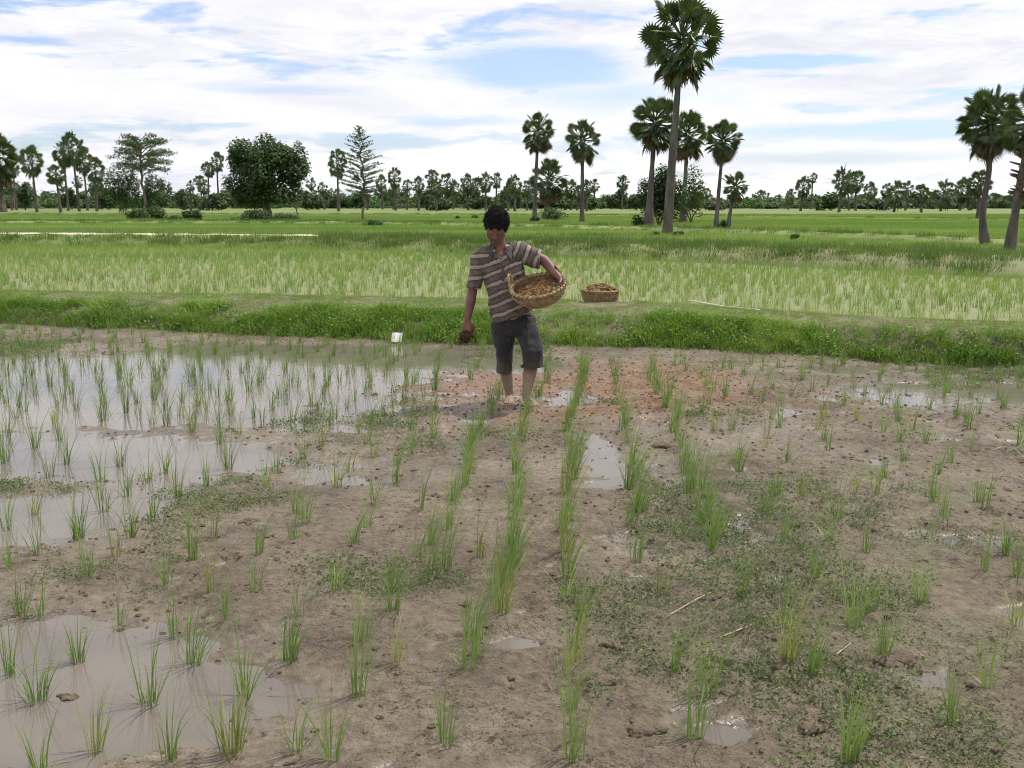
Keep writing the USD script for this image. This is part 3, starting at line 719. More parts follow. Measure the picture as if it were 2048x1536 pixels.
round_tree(); feathery_tree(); tiered_tree()
bush(258, 428, 324, 74, 3800, 'dark rounded tree behind the trunk of the feathery tree', 'tree_leaf', 1, .26, name='broadleaf_tree', dist=118, category='tree')
bush(316, 428, 338, 44, 1500, 'small dark tree just right of the feathery tree trunk', 'tree_leaf', 2, .26, name='broadleaf_tree', dist=116, category='tree')
bush(275, 443, 417, 50, 1300, 'dark bush at the left foot of the feathery tree', seed=3)
bush(308, 442, 411, 56, 1500, 'taller dark bush at the right foot of the feathery tree', seed=4)
bush(386, 445, 418, 44, 1300, 'small rounded bush right of the feathery tree', seed=5)
bush(350, 443, 430, 40, 600, 'low scrubby bush between the feathery tree and rounded bush', seed=6)
bush(510, 447, 418, 90, 2200, 'dark spreading bush under the big round tree, left of its trunk', 'tree_leaf', 7)
bush(565, 447, 426, 80, 1500, 'low dark bush under the big round tree, right of its trunk', 'tree_leaf', 8)
bush(470, 446, 436, 50, 500, 'lowest dark weeds at the left edge under the big round tree', 'tree_leaf', 9)
bush(602, 360 + 72, 285, 34, 1500, 'lighter tree peeping out behind the right of the big round tree', 'tree_leaf_light', 10, .22, name='broadleaf_tree', dist=104, category='tree')
bush(748, 453, 438, 46, 800, 'bright green bush at the foot of the tiered tree', seed=11, size=.14)
bush(1318, 452, 325, 100, 5200, 'shrubby tree round the trunks of the tallest palm group', 'tree_leaf', 12, .20, name='broadleaf_tree', depth=.6, lobes=14, category='tree', dist=62)
bush(1378, 446, 318, 66, 1500, 'thin open tree right of the tallest palm trunk', 'tree_leaf_light', 13, .20, name='broadleaf_tree', depth=.7, lobes=12, category='tree', dist=70)
bush(1276, 456, 428, 30, 500, 'leafy bush at the foot of the thick palm', seed=14)
bush(1310, 473, 462, 30, 400, 'low weeds left of the tallest palm foot', seed=15, size=.12, stem=False)
bush(1357, 474, 464, 26, 400, 'low weeds right of the tallest palm foot', seed=16, size=.12, stem=False)
bush(1447, 460, 440, 24, 400, 'small bush between the slim palm and the short palm', seed=17)
bush(1068, 445, 432, 26, 350, 'dark bush at the foot of the left palm of the pair', 'tree_leaf', 18)
bush(1110, 442, 412, 70, 1100, 'light green bush between the feet of the pair of palms', 'tree_leaf_light', 19)
bush(916, 439, 431, 12, 200, 'tiny dark bush alone in the field left of the man', 'tree_leaf', 20, .12)
bush(950, 438, 429, 18, 250, 'tiny green bush just left of the head of the man', seed=21, size=.12)
bush(1690, 472, 464, 20, 260, 'low dark tuft alone in the field at right', 'tree_leaf', 22, .12, stem=False)
bush(1590, 480, 472, 22, 250, 'low green tuft left of the dark tuft in the right field', seed=23, size=.12, stem=False)

# scrub and trees of the tree line: column, top row, width
SCRUB = []
srng = np.random.default_rng(77)
for px in np.arange(-30, 2090, 27):
    big = 383 - 10 * (px < 240) + 10 * (px > 1400)
    if px > 1440 and srng.random() < .5: continue
    SCRUB.append((px + srng.uniform(-9, 9), big + srng.uniform(-10, 14), srng.uniform(36, 66)))
SCRUB += [(66, 362, 40), (200, 358, 48), (340, 352, 30), (375, 378, 40), (470, 372, 40), (640, 390, 60), (770, 376, 50), (840, 384, 44), (1130, 378, 40), (1265, 388, 44), (1700, 388, 70), (1655, 388, 50), (1830, 400, 62), (1880, 408, 40), (1940, 402, 56), (1420, 402, 50), (500, 384, 40), (1005, 384, 40)]
SCRUB.sort()
cnt = {}
for k, (px, top, w) in enumerate(SCRUB):
    dist = srng.uniform(165, 280)
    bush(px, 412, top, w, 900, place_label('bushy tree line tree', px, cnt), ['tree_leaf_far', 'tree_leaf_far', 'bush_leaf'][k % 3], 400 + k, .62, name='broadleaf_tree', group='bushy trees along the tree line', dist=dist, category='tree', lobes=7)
# undergrowth that reads as one mass
gp = []
for k in range(5):
    r = np.random.default_rng(500 + k); gp.append((blob_leaves(r, [(r.uniform(-1.5, 1.5), r.uniform(-1, 1), r.uniform(.3, .9), 1.3, 1.0, .9) for _ in range(5)], 170, .5, shell=.2), 'tree_leaf_far' if k % 2 else 'bush_leaf'))
ux = srng.uniform(-230, 230, 1500); uy = 200 + 90 * srng.random(1500) + 40 * (fbm2(ux, ux * 0, .02, 3, 5) - .5)
instancer('undergrowth', gp, np.stack([ux, uy, np.full(1500, F2)], 1), srng.uniform(0, 6.28, 1500), srng.uniform(.7, 1.7, 1500), srng.integers(0, 5, 1500), kind='stuff', label='far undergrowth and scrub at the foot of the tree line', category='scrub')

h = thing('hut', np.append(at(190, 410, F2)[:2] * .8, F2), label='low dark thatched roof shelter at the far left tree line', category='hut')
obj('roof', cat([(np.array([(-1.6, -1, 1.3), (1.6, -1, 1.3), (1.5, 0, 2.0), (-1.5, 0, 2.0), (-1.6, 1, 1.3), (1.6, 1, 1.3)]), np.array([(0, 1, 2), (0, 2, 3), (3, 2, 5), (3, 5, 4), (0, 3, 4), (1, 5, 2)]))]), 'thatch', h)
for x in (-1.4, 1.4):
    for y in (-.8, .8): obj('post', tube([(x, y, 0), (x, y, 1.4)], [.07, .06], 6), 'bark', h)

# ------------------------------------------------------------------ rice seedlings of the near paddy
HAND = [(82, 1117, .8), (162, 1172, 1), (230, 1122, .9), (320, 1035, .9), (197, 1032, 1), (157, 1075, 1.1), (385, 1132, 1.1), (430, 1082, .9), (515, 1190, 1), (340, 1180, .6), (82, 1230, .7), (252, 1242, .5), (452, 1255, .9), (592, 1092, .7), (617, 1057, .9), (82, 1397, 1.3), (175, 1315, 1.1),
        (295, 1405, 1.1), (395, 1325, 1.25), (500, 1395, 1), (577, 1332, 1.05), (765, 1345, .9), (205, 1500, 1), (457, 1517, 1.2), (107, 1532, .8), (75, 1536, .7), (335, 1534, .8), (592, 1518, .8), (675, 1532, 1.1), (715, 1420, 1.0), (940, 1355, 1), (890, 1520, .9), (950, 1522, 1.1), (660, 1195, .9), (795, 1250, 1), (870, 1150, 1.25),
        (864, 1105, 1.1), (1010, 1140, 1.5), (1030, 1100, 1.2), (985, 1250, 1.3), (1000, 1165, 1.2), (965, 1290, 1.2), (960, 1330, .9), (1131, 1112, 1.3), (1149, 1165, 1.2), (1431, 1112, 1.2), (1534, 1040, 1.1), (1324, 1200, .9), (1149, 1345, .8), (1354, 1345, .9), (1400, 1400, 1.1), (1584, 1345, 1.15), (1771, 1345, .9), (1639, 1370, 1),
        (1391, 1520, 1), (1684, 1530, 1.2), (1139, 1530, 1.2), (1194, 1532, 1.2), (1135, 1440, 1.0), (1709, 1275, .9), (1499, 1205, .9), (1636, 1170, .9), (2004, 1130, 1.05), (1854, 1085, .8), (1679, 1040, .8), (1974, 1030, .9), (1914, 1480, .9), (1389, 1380, .9), (1554, 1267, .6), (1150, 1250, .9), (1145, 1300, .8), (790, 1195, .9),
        (14, 872, 1), (10, 926, 1.1), (72, 899, 1.1), (92, 957, 1.2), (118, 878, 1), (128, 803, .8), (104, 772, .7), (56, 757, .8), (142, 928, .9), (159, 822, .9), (215, 841, 1), (248, 827, 1.2), (250, 931, 1.1), (205, 962, 1), (251, 993, .9), (296, 967, 1), (301, 848, .9), (345, 938, .9), (362, 998, 1), (337, 851, .9), (374, 865, 1), (373, 767, .8),
        (407, 971, .7), (415, 824, .8), (455, 943, 1.1), (480, 868, 1), (445, 885, .9), (515, 834, .7), (545, 817, .9), (528, 974, .6), (561, 943, .6), (578, 848, .8), (607, 837, .8), (607, 916, .6), (638, 899, .7), (670, 978, 1), (615, 1056, .8), (318, 1037, 1), (273, 1077, .8), (84, 1029, .9), (12, 1060, 1.1), (427, 1083, .8), (10, 1150, 1.0), (15, 1240, .9), (8, 1345, .8),
        (1474, 944, 1.3), (1680, 1042, .9), (1979, 1026, .9), (1837, 893, .7), (1647, 842, .9), (1862, 1020, .8), (1432, 1083, 1.3), (1659, 1092, .7), (1770, 969, 1), (1799, 925, .8), (1909, 937, .8), (1420, 1020, 1.3), (1405, 985, 1.2), (1260, 1130, .9), (1275, 1060, 1.0), (740, 1070, 1.0), (755, 1020, 1.0), (720, 1100, .9), (700, 940, .8), (745, 915, .9), (820, 915, 1.0), (865, 880, .9), (780, 975, .8)]
for y in (745, 768, 792, 815, 842, 871, 895, 919, 941, 963, 997, 1042, 1075, 1103): HAND.append((np.interp(y, [745, 870, 1000, 1103], [1165, 1142, 1142, 1131]), y, 1.15))
for y in (730, 751, 789, 815, 843, 868, 891, 932, 960, 990, 1040): HAND.append((np.interp(y, [751, 843, 930, 1040], [1223, 1252, 1261, 1268]), y, 1.05))
for y in (745, 768, 796, 822, 850, 878, 905, 930, 953, 975, 1000): HAND.append((np.interp(y, [768, 850, 953, 1000], [1305, 1346, 1370, 1385]), y, 1.1))
for y in (700, 720, 745, 765, 792, 830): HAND.append((np.interp(y, [700, 792, 830], [1100, 1080, 1062]), y, 1.1))
for y in (871, 919, 955, 994): HAND.append((np.interp(y, [871, 994], [1042, 1028]), y, .85))
for y in (796, 837, 862, 891, 925, 955, 987): HAND.append((np.interp(y, [796, 891, 987], [994, 950, 922]), y, 1.1))
for y in (720, 750, 780, 825, 850): HAND.append((np.interp(y, [720, 850], [880, 858]) + (y > 770) * 5, y, 1.0))
for y in (712, 735, 760): HAND.append((np.interp(y, [712, 760], [968, 940]), y, .9))
for ys_, xs_, k_ in ((range(735, 1120, 14), ([745, 870, 1000, 1103, 1170], [1165, 1142, 1142, 1131, 1145]), 1.05), (range(735, 1010, 17), ([735, 843, 930, 1040], [1220, 1252, 1261, 1268]), .9), (range(740, 1110, 17), ([740, 850, 953, 1000, 1110], [1293, 1346, 1370, 1390, 1425]), 1.0), (range(790, 1180, 19), ([790, 891, 987, 1105, 1180], [996, 950, 922, 866, 850]), .9), (range(860, 1350, 21), ([860, 994, 1130, 1250, 1350], [1045, 1028, 1012, 985, 955]), .95), (range(1110, 1530, 34), ([1110, 1350, 1530], [1132, 1147, 1138]), .8)):
    for y in ys_:
        if (y * 37) % 11 < 2: continue
        HAND.append((np.interp(y, *xs_), y + (y * 7 % 5) - 2, k_))
prng = np.random.default_rng(9)
S = [(*at(px, py)[:2], k, 1) for px, py, k in HAND]
K_ = []
for s_ in S:
    if all((s_[0] - q_[0]) ** 2 + (s_[1] - q_[1]) ** 2 > .012 for q_ in K_): K_.append(s_)
S = [(a + prng.normal(0, .018), b + prng.normal(0, .03), c * prng.uniform(.8, 1.12), e) for a, b, c, e in K_]
# the rest of the rows, set by the row spacing
AZ = math.atan((1160 - CX) / F); ux_, uy_ = np.array([math.cos(AZ), -math.sin(AZ)]), np.array([math.sin(AZ), math.cos(AZ)])
O = at(1141, 871)[:2]
taken = np.array([s[:2] for s in S])
for i in range(-26, 18):
    for j in range(-22, 18):
        q = O + ux_ * (i * .36 + prng.normal(0, .04)) + uy_ * (j * .33 + prng.normal(0, .07) + (i % 3) * .1)
        px, py = proj(np.array([q[0], q[1], 0]))
        if q[1] > front(q[0]) - .15 or q[1] < 2.7 or px < -60 or px > 2110: continue
        near_ = py > (1180 if px > 1450 else 985)
        if near_ and (prng.random() < .35 or px < 250): continue
        if px < 700 and 850 < py < 985 or 840 < px < 1330 and py > 700 and not near_: continue
        if np.min(np.hypot(*(taken - q).T)) < (.17 if near_ else .20): continue
        if px > 1330 and prng.random() < .12: continue
        if px > 1330: q = q + prng.normal(0, .09, 2)
        S.append((q[0], q[1], prng.uniform(.5, .98) * (.85 if px > 1330 else 1.0), 0))
for k in range(230):                                         # the flooded left is planted more closely
    q = at(prng.uniform(-40, 860), prng.uniform(690, 850))[:2]
    if q[1] > front(q[0]) - .15 or np.min(np.hypot(*(np.array([s[:2] for s in S]) - q).T)) < .17: continue
    S.append((q[0], q[1], prng.uniform(.5, .95), 0))
S = np.array(S)
order = np.argsort(np.hypot(S[:, 0], S[:, 1])); S = S[order]
EDGE = [0, 712, 740, 768, 796, 824, 856, 892, 934, 980, 1034, 1090, 1160, 1250, 1340, 1430, 1700]
BELT = ['right under the grassy bank', 'just below the grassy bank', 'level with his knees', 'level with his shins', 'level with his feet', 'just below his feet', 'in the first belt below the man', 'in the second belt below the man', 'in the third belt below the man', 'in the fourth belt below the man', 'half-way to the bottom edge',
        'in the fifth belt from the bottom', 'in the fourth belt from the bottom', 'in the third belt from the bottom', 'in the second belt from the bottom', 'along the bottom edge']
zones, label = {}, {}
for k, (x, y, size, _) in enumerate(S[:300]):
    px, py = proj(np.array([x, y, 0]))
    zl = 'flooded left' if px < 640 else 'muddy mid-left' if px < 915 else 'middle rows' if px < 1330 else 'weedy right'
    zones.setdefault((BELT[np.searchsorted(EDGE, py) - 1], zl), []).append((px, k))
for (zd, zl), L in zones.items():
    for n, (px, k) in enumerate(sorted(L)):
        label[k] = (f'{zl}: rice seedling {zd}, {ORD[n]} from left', 'rice seedlings of the near paddy')
rest = []
for k, (x, y, size, hand) in enumerate(S):
    z = max(float(mud_z(x, y)), -.005); r = np.random.default_rng(5000 + k)
    n = int((20 if size > 1.04 else 14) * size * r.uniform(.45, 1.25) + 4); hgt = .285 * (.70 + .36 * size) * r.uniform(.82, 1.15)
    m = cat([tuft(r, n, .020 * size + .006, hgt, .0040, r.uniform(.10, .22), .35 + .6 * r.random(), 6, .6), tuft(r, max(4, n // 3), .025, hgt * .85, .0034, .30, 1.2, 6, .4), tuft(r, 3, .03, hgt * .7, .004, 1.0, .8, 5, .4)])
    mv = m[0] + [x, y, z]
    m = (m[0] + np.array([.04 + .10 * (abs(x) < 1.2) * (y > 3.2), .0, 0]) * (m[0][:, 2:3] / hgt) ** 2 * hgt * 2, m[1])
    if k < 300:
        o = thing('rice_seedling', (x, y, z), label=label[k][0], category='rice seedling', group=label[k][1])
        obj('leaves', m, 'rice_leaf_yellow' if r.random() < .14 else 'rice_leaf', o, kind='stuff')
    else: rest.append((m[0] + [x, y, z], m[1]))
if rest: obj('rice_seedlings', cat(rest), 'rice_leaf', kind='stuff', label='remaining small rice seedlings by the far edge of the paddy', category='rice seedlings')

# creeping weeds on the mud, in patches
wp = []
for k in range(5):
    r = np.random.default_rng(600 + k); n = 44
    q = np.column_stack([r.normal(0, .05, (n, 2)), np.abs(r.normal(.012, .012, n))]); wp.append((leaf_quads(r, q, .015), 'weed_leaf'))
for k in range(3):
    r = np.random.default_rng(610 + k); wp.append((tuft(r, 9, .05, .055, .0026, .8, .8, 3), 'weed_leaf'))
n = 42000; P = np.column_stack([prng.uniform(-7, 7, n), prng.uniform(2.3, 13, n)])
P = P[(np.abs(P[:, 0]) < P[:, 1] * .56 + .3) & (P[:, 1] < front(P[:, 0]))]
dn = fbm2(P[:, 0], P[:, 1], .9, 4, 71); px, py = proj(np.column_stack([P, np.zeros(len(P))]))
zone = np.clip((px - 980) / 500, 0, 1) * .045 + .0
for (cx, cy, sx, sy, a) in ((760, 1172, 160, 38, .42), (440, 890, 260, 14, .10), (150, 690, 300, 14, .10), (1220, 1200, 140, 50, .13), (1350, 1010, 120, 80, .08), (1800, 740, 400, 40, .12), (1900, 1090, 200, 50, .16), (1100, 1120, 150, 60, .05), (330, 1150, 200, 50, .04)):
    zone = np.maximum(zone, a * np.exp(-((px - cx) / sx) ** 2 - ((py - cy) / sy) ** 2))
keep = (dn + zone + .10 * prng.random(len(P)) > .685); P = P[keep]
z = mud_z(P[:, 0], P[:, 1]); ok = z > -.004; P, z = P[ok], z[ok]
far_ = prng.random(len(P)) < .72
instancer('weeds', wp, np.column_stack([P, z]), prng.uniform(0, 6.28, len(P)), prng.uniform(.6, 1.3, len(P)), np.where(far_, prng.integers(0, 5, len(P)), prng.integers(5, 8, len(P))), kind='stuff', label='small creeping weeds growing in patches on the mud', category='weeds')


# crumbs of mud and compost
def lump(r, rad, flat=.6, sub=2, rough=.5):
    m = trimesh.creation.icosphere(sub, 1.0); v = np.array(m.vertices)
    v = v * (1 + rough * (meshkit.fbm(v * 1.6 + r.uniform(0, 50, 3), 3)[:, None] - .5)) * [1, r.uniform(.7, 1), flat]
    return v * rad, np.array(m.faces)


cp = [(lump(np.random.default_rng(700 + k), .012, .5, 1, 1.5), 'mud_clod' if k < 4 else 'compost') for k in range(7)]
n = 20000; P = np.column_stack([prng.uniform(-7, 7, n), prng.uniform(2.4, 13, n)])
dn = fbm2(P[:, 0], P[:, 1], 1.6, 4, 81); P = P[(dn + .1 * prng.random(len(P)) > .49) & (P[:, 1] < front(P[:, 0]) - .1) & (np.abs(P[:, 0]) < P[:, 1] * .56 + .3)]
z = mud_z(P[:, 0], P[:, 1]); ok = z > -.012; P, z = P[ok], z[ok]
instancer('mud_crumbs', cp, np.column_stack([P, z + .002]), prng.uniform(0, 6.28, len(P)), prng.uniform(.2, 1.15, len(P)) ** 1.9, prng.integers(0, 4, len(P)), kind='stuff', label='loose crumbs of mud scattered over the paddy', category='mud')
MC = at(1060, 800)[:2]; n = 1500; P = MC + [.35, .35] + prng.normal(0, 1, (n, 2)) * [1.15, 1.2]
P = P[P[:, 1] < front(P[:, 0]) - .1]; z = np.maximum(mud_z(P[:, 0], P[:, 1]), -.004)
instancer('strewn_compost', cp, np.column_stack([P, z + .003]), prng.uniform(0, 6.28, len(P)), prng.uniform(.2, 1.0, len(P)) ** 1.3, prng.integers(4, 7, len(P)), kind='stuff', label='dark crumbs of compost strewn on the mud round the man', category='compost')

for px, py, w, lab in ((132, 1388, 62, 'dark mud clod by the biggest seedling in the bottom left puddle'), (1228, 1302, 60, 'dark broken mud clod right of the middle foreground row'), (1524, 1190, 34, 'round dark clod alone on the right half of the mud'), (1282, 1468, 110, 'wide cracked lump of mud at the bottom centre'), (1800, 1330, 150, 'flat broken mud hump in the right foreground'),
                       (1612, 1468, 110, 'dark lump of mud at the bottom right'), (1205, 1383, 70, 'flat dark clod under the middle foreground row'), (928, 1222, 50, 'crumbly pale clod left of the middle foreground row'), (500, 1050, 60, 'low brown clod at the end of the left puddle'), (1330, 895, 60, 'brown clod between rows right of the man')):
    b = at(px, py + 6); sc = np.linalg.norm(b - [0, 0, CAM_H]) / F; r = np.random.default_rng(int(px)); R = w / 2 * sc * .62
    parts = []
    for q in range(7): 
        v, f = lump(r, R * r.uniform(.3, .55), .5, 3, .9); parts.append((v + [r.normal(0, R * .45), r.normal(0, R * .3), R * .08], f))
    b[2] = max(float(mud_z(b[0], b[1])), 0) - .002
    o = thing('mud_clod', b, label=lab, category='mud clod'); obj('lump', cat(parts), 'mud_clod', o, smooth=60, kind='stuff')

for k, (x0, y0, x1, y1, lab) in enumerate(((1335, 1238, 1432, 1175, 'long pale straw left of the round dark clod'), (1440, 1278, 1510, 1248, 'pale straw just below the round dark clod'), (1655, 1318, 1702, 1286, 'pale straw beside a seedling in the right foreground'), (1978, 1214, 1973, 1262, 'short whitish stalk standing near the right edge'), (1985, 905, 2012, 890, 'pale twig on the brown mud at far right'), (1735, 1120, 1770, 1122, 'small pale straw below the right seedlings'))):
    a, b = at(x0, y0, .03), at(x1, y1, .045)
    if k == 3: b = a + [0, 0, .10]; a = a - [0, 0, .03]
    mid = (a + b) / 2 + [0, 0, .008]
    a[2] = max(a[2] if k == 3 else float(mud_z(*a[:2])) + .008, .0); 
    if k != 3: b[2] = float(mud_z(*b[:2])) + .01; mid[2] = max(float(mud_z(*mid[:2])) + .012, (a[2] + b[2]) / 2)
    obj('straw', tube([a, mid + [.012, .008, 0], b], [.0018, .0024, .0013], 6), 'straw', label=lab, category='straw')

# white scrap lying at the foot of the bank, pale lumps and the pole on the bank
b = at(793, 686, .02); sc = b[1] / F
gx, gy = np.meshgrid(np.linspace(-1, 1, 9), np.linspace(-1, 1, 9)); w_ = 10.5 * sc
sv = np.stack([gx * w_ + .12 * gy * w_, -gy * .02 + .02 * gx, gy * w_ * .85 + w_ + .012 * np.sin(gx * 3) * np.cos(gy * 2)], -1); sv[..., 1] += .08 * (gy * .5 + .5) + .012 * np.sin(gx * 4 + gy)
v = sv.reshape(-1, 3); v2 = v + [0, .004, 0]; ff = grid_faces(9, 9)
obj('paper_scrap', (np.vstack([v, v2]) + b, np.vstack([ff, ff[:, ::-1] + len(v)])), 'pale_scrap', smooth=True, label='crumpled white scrap lying where the bank meets the mud', category='litter')
for px, py, lab, mat in ((484, 594, 'whitish stone on the grassy bank at left', 'pale_scrap'), (95, 590, 'pale pinkish clod on the bank at far left', 'bank_soil'), (292, 636, 'reddish bare clod low on the bank at left', 'mud_clod')):
    b = at(px, py, .30 if py < 600 else .14); r = np.random.default_rng(int(px)); v, f = lump(r, .045, .7, 3)
    obj('stone', (v + b, f), mat, smooth=True, label=lab, category='stone')
p0, p1, p2 = at(1378, 601, F2 + .26), at(1450, 614, F2 + .25), at(1518, 621, F2 + .27)
obj('bamboo_pole', tube([p0, (p0 + p1) / 2, p1, (p1 + p2) / 2, p2], [.010, .013, .015, .016, .017], 8), 'bamboo', smooth=True, label='pale bent bamboo pole lying along the top of the near bank', category='pole')

# ------------------------------------------------------------------ the man
def ball(c, r, k=20):
    r = (r, r, r) if np.ndim(r) == 0 else r
    return Manifold.sphere(1.0, k).scale(tuple(map(float, r))).translate(tuple(map(float, c)))


def hull(*b): return Manifold.batch_hull(list(b))


def union(parts):
    out = parts[0]
    for q in parts[1:]: out = out + q
    return out


def chain(pts, k=20):
    """hulls of consecutive (centre, radius) pairs joined into one solid"""
    B = [ball(c, r, k) for c, r in pts]
    return union([hull(a, b) for a, b in zip(B, B[1:])])


def tri(m):
    q = m.to_mesh(); return trimesh.Trimesh(np.array(q.vert_properties[:, :3]), np.array(q.tri_verts), process=True)


def relax(m, edge, it=8):
    t = tri(m.refine_to_length(edge)); trimesh.smoothing.filter_taubin(t, lamb=.5, nu=.53, iterations=it); return t


def solid(t): return Manifold(m3.Mesh(np.asarray(t.vertices, np.float32), np.asarray(t.faces, np.uint32)))


def rotm(ax, deg): return trimesh.transformations.rotation_matrix(math.radians(deg), ax)[:3, :3]


def hand(wrist, d, n, thumb_side, curls, spread=.0, thumb_in=.5):
    """palm, four bent fingers of unequal length and a thumb. d: wrist to knuckles, n: the way the palm faces, thumb_side: towards the thumb"""
    d = np.asarray(d, float) / np.linalg.norm(d); s = np.asarray(thumb_side, float); s -= d * (s @ d); s /= np.linalg.norm(s)
    n = np.cross(d, s) * (1 if np.dot(np.cross(d, s), n) > 0 else -1); w = np.asarray(wrist, float)
    parts = [hull(ball(w, .024, 14), ball(w + d * .035 + s * .022, .017, 14), ball(w + d * .035 - s * .022, .017, 14), ball(w + d * .088 + s * .030, .0125, 14), ball(w + d * .080 - s * .032, .0115, 14), ball(w + d * .092, .013, 14))]
    for k, (off, L) in enumerate(((.030, .92), (.010, 1.0), (-.011, .94), (-.031, .76))):
        p = w + d * (.088 - .004 * abs(k - 1.3)) + s * off; a = 0.0; seq = [(p - d * .02, .0105)]; fd = d + s * (.10 * (1.5 - k) * spread)
        for seg, (ln, r) in enumerate(((.042, .0098), (.027, .0088), (.022, .0075))):
            a += math.radians(curls[k] * (1.0, 1.15, .8)[seg]); p = p + (fd * math.cos(a) + n * math.sin(a)) * ln * L; seq.append((p, r))
        parts.append(chain([(seq[0][0], .0105)] + [(q, r) for q, r in seq[1:]], 10))
    t0 = w + d * .028 + s * .024; t1 = t0 + (d * .55 + s * .75 + n * .35) * .036; t2 = t1 + (d * .85 + s * (.45 - thumb_in * .6) + n * (.2 + thumb_in * .4)) * .034; t3 = t2 + (d * .8 + s * (.1 - thumb_in * .6) + n * (.15 + thumb_in * .5)) * .024
    parts.append(chain([(t0, .015), (t1, .0125), (t2, .0105), (t3, .0085)], 10))
    return union(parts)


def skin_materials():
    g = G(); o = g.obj(); g.nodes['so'] = ('separate_xyz', {}); g.links.append((o, 'so.vector'))
    n = g.noise(o, 14, 4, .6); fine = g.noise(o, 70, 3, .6)
    skin = g.ramp(g.fit(n, .3, .7), [(0, (.095, .042, .028)), (1, (.150, .070, .047))])
    mud = g.ramp(fine, [(.3, (.17, .125, .095)), (.7, (.28, .215, .165))])
    low = g.m('subtract', 1.0, g.fit(g.m('add', 'so.z', g.m('multiply_add', n, .24, -.12)), .20, .36))
    c = g.mixc(g.m('multiply', low, .85), skin, mud)
    b = g.add('bump', 'normal', {'strength': .25, 'distance': .004}, height=fine)
    s = g.add('principled_bsdf', 'BSDF', {'roughness': .52, 'specular_ior_level': .4, 'subsurface_weight': .08, 'subsurface_scale': .01}, base_color=c, normal=b)
    material('skin', g.nodes, g.links, surface=s)
    g = G(); o = g.obj()
    n = g.noise(o, 6, 4, .6); f = g.noise(o, 120, 3, .6); g.nodes['so'] = ('separate_xyz', {}); g.links.append((o, 'so.vector'))
    c = g.ramp(g.fit(n, .3, .7), [(0, (.014, .0135, .015)), (1, (.030, .028, .030))])
    muddy = g.m('multiply', g.m('subtract', 1.0, g.fit(g.m('add', 'so.z', g.m('multiply_add', n, .3, -.15)), .24, .42)), .6)
    c = g.mixc(muddy, c, (.10, .078, .058)); c = g.mixc(g.m('multiply', g.fit(g.noise(o, 9, 3, .5), .60, .72), .35), c, (.10, .082, .064))
    b = g.add('bump', 'normal', {'strength': .4, 'distance': .006}, height=g.m('add', g.m('multiply', f, .3), g.noise(g.scale(o, (22, 22, 7)), 1.0, 3, .6)))
    s = g.add('principled_bsdf', 'BSDF', {'roughness': .85, 'specular_ior_level': .2, 'sheen_weight': .1}, base_color=c, normal=b)
    material('shorts_cloth', g.nodes, g.links, surface=s)


def stripes(name, axis, phase=0.0):
    """woven stripes across the given direction of the cloth"""
    g = G(); o = g.obj(); dot = g.add('vector_math', 'value', {'math_type': 'dot_product', 'vector2': tuple(axis)}, vector1=o)
    n = g.noise(o, 7, 3, .6); f = g.noise(o, 160, 2, .5)
    v = g.m('add', g.m('add', dot, phase), g.m('multiply_add', n, .05, -.025))
    fr = g.m('fraction', g.m('divide', v, .088))
    ramp = [(0, (.022, .017, .019)), (.10, (.022, .017, .019)), (.12, (.235, .20, .15)), (.40, (.27, .23, .17)), (.42, (.022, .017, .019)), (.53, (.022, .017, .019)), (.55, (.062, .042, .041)), (.72, (.085, .058, .054)), (.98, (.062, .042, .041)), (1, (.022, .017, .019))]
    c = g.ramp(fr, ramp); c = g.mixc(.20, c, g.ramp(g.noise(o, 26, 4, .65), [(.35, (.05, .04, .035)), (.65, (.30, .25, .20))]))
    b = g.add('bump', 'normal', {'strength': .5, 'distance': .008}, height=g.m('add', g.m('multiply', f, .15), g.noise(g.scale(o, (11, 11, 5)), 1.0, 4, .6)))
    s = g.add('principled_bsdf', 'BSDF', {'roughness': .85, 'specular_ior_level': .2, 'sheen_weight': .15}, base_color=c, normal=b)
    material(name, g.nodes, g.links, surface=s)


skin_materials()
stripes('shirt_cloth', (-.42, 0, 1.0), .02); stripes('sleeve_cloth_hanging', (-.05, 0, 1.0), .03); stripes('sleeve_cloth_raised', (.93, -.1, -.35), .01)
plain('collar_cloth', (.035, .033, .038), (.075, .07, .075), 20, .85, .4, 90, .004, coord='obj')
plain('hair', (.005, .0045, .0045), (.011, .010, .010), 40, .85, .6, 120, .006, coord='obj', spec=.12)
plain('eye_white', (.10, .075, .06), (.14, .11, .09), 20, .3, .1, coord='obj')
plain('iris', (.012, .008, .006), (.02, .012, .01), 20, .2, .1, coord='obj')

MAN = at(1030, 806); MAN[2] = max(0.0, float(mud_z(MAN[0] + .09, MAN[1] - .1))) + .004
man = thing('person', MAN, label='barefoot man in striped shirt and dark shorts strewing compost from a basket', category='person')
A = np.array
HEADC = A([-.150, -.055, 1.432]); HR = rotm([1, 0, 0], 31) @ rotm([0, 0, 1], -6)   # head bowed
HS = 1.06


def hp(*p): return HEADC + HR @ (A(p) * HS)


def hball(p, r, k=18):
    r = A((r, r, r) if np.ndim(r) == 0 else r, float) * HS
    M = np.eye(4)[:3]; M[:, :3] = HR @ np.diag(r); M[:, 3] = hp(*p)
    return Manifold.sphere(1.0, k).transform(M)


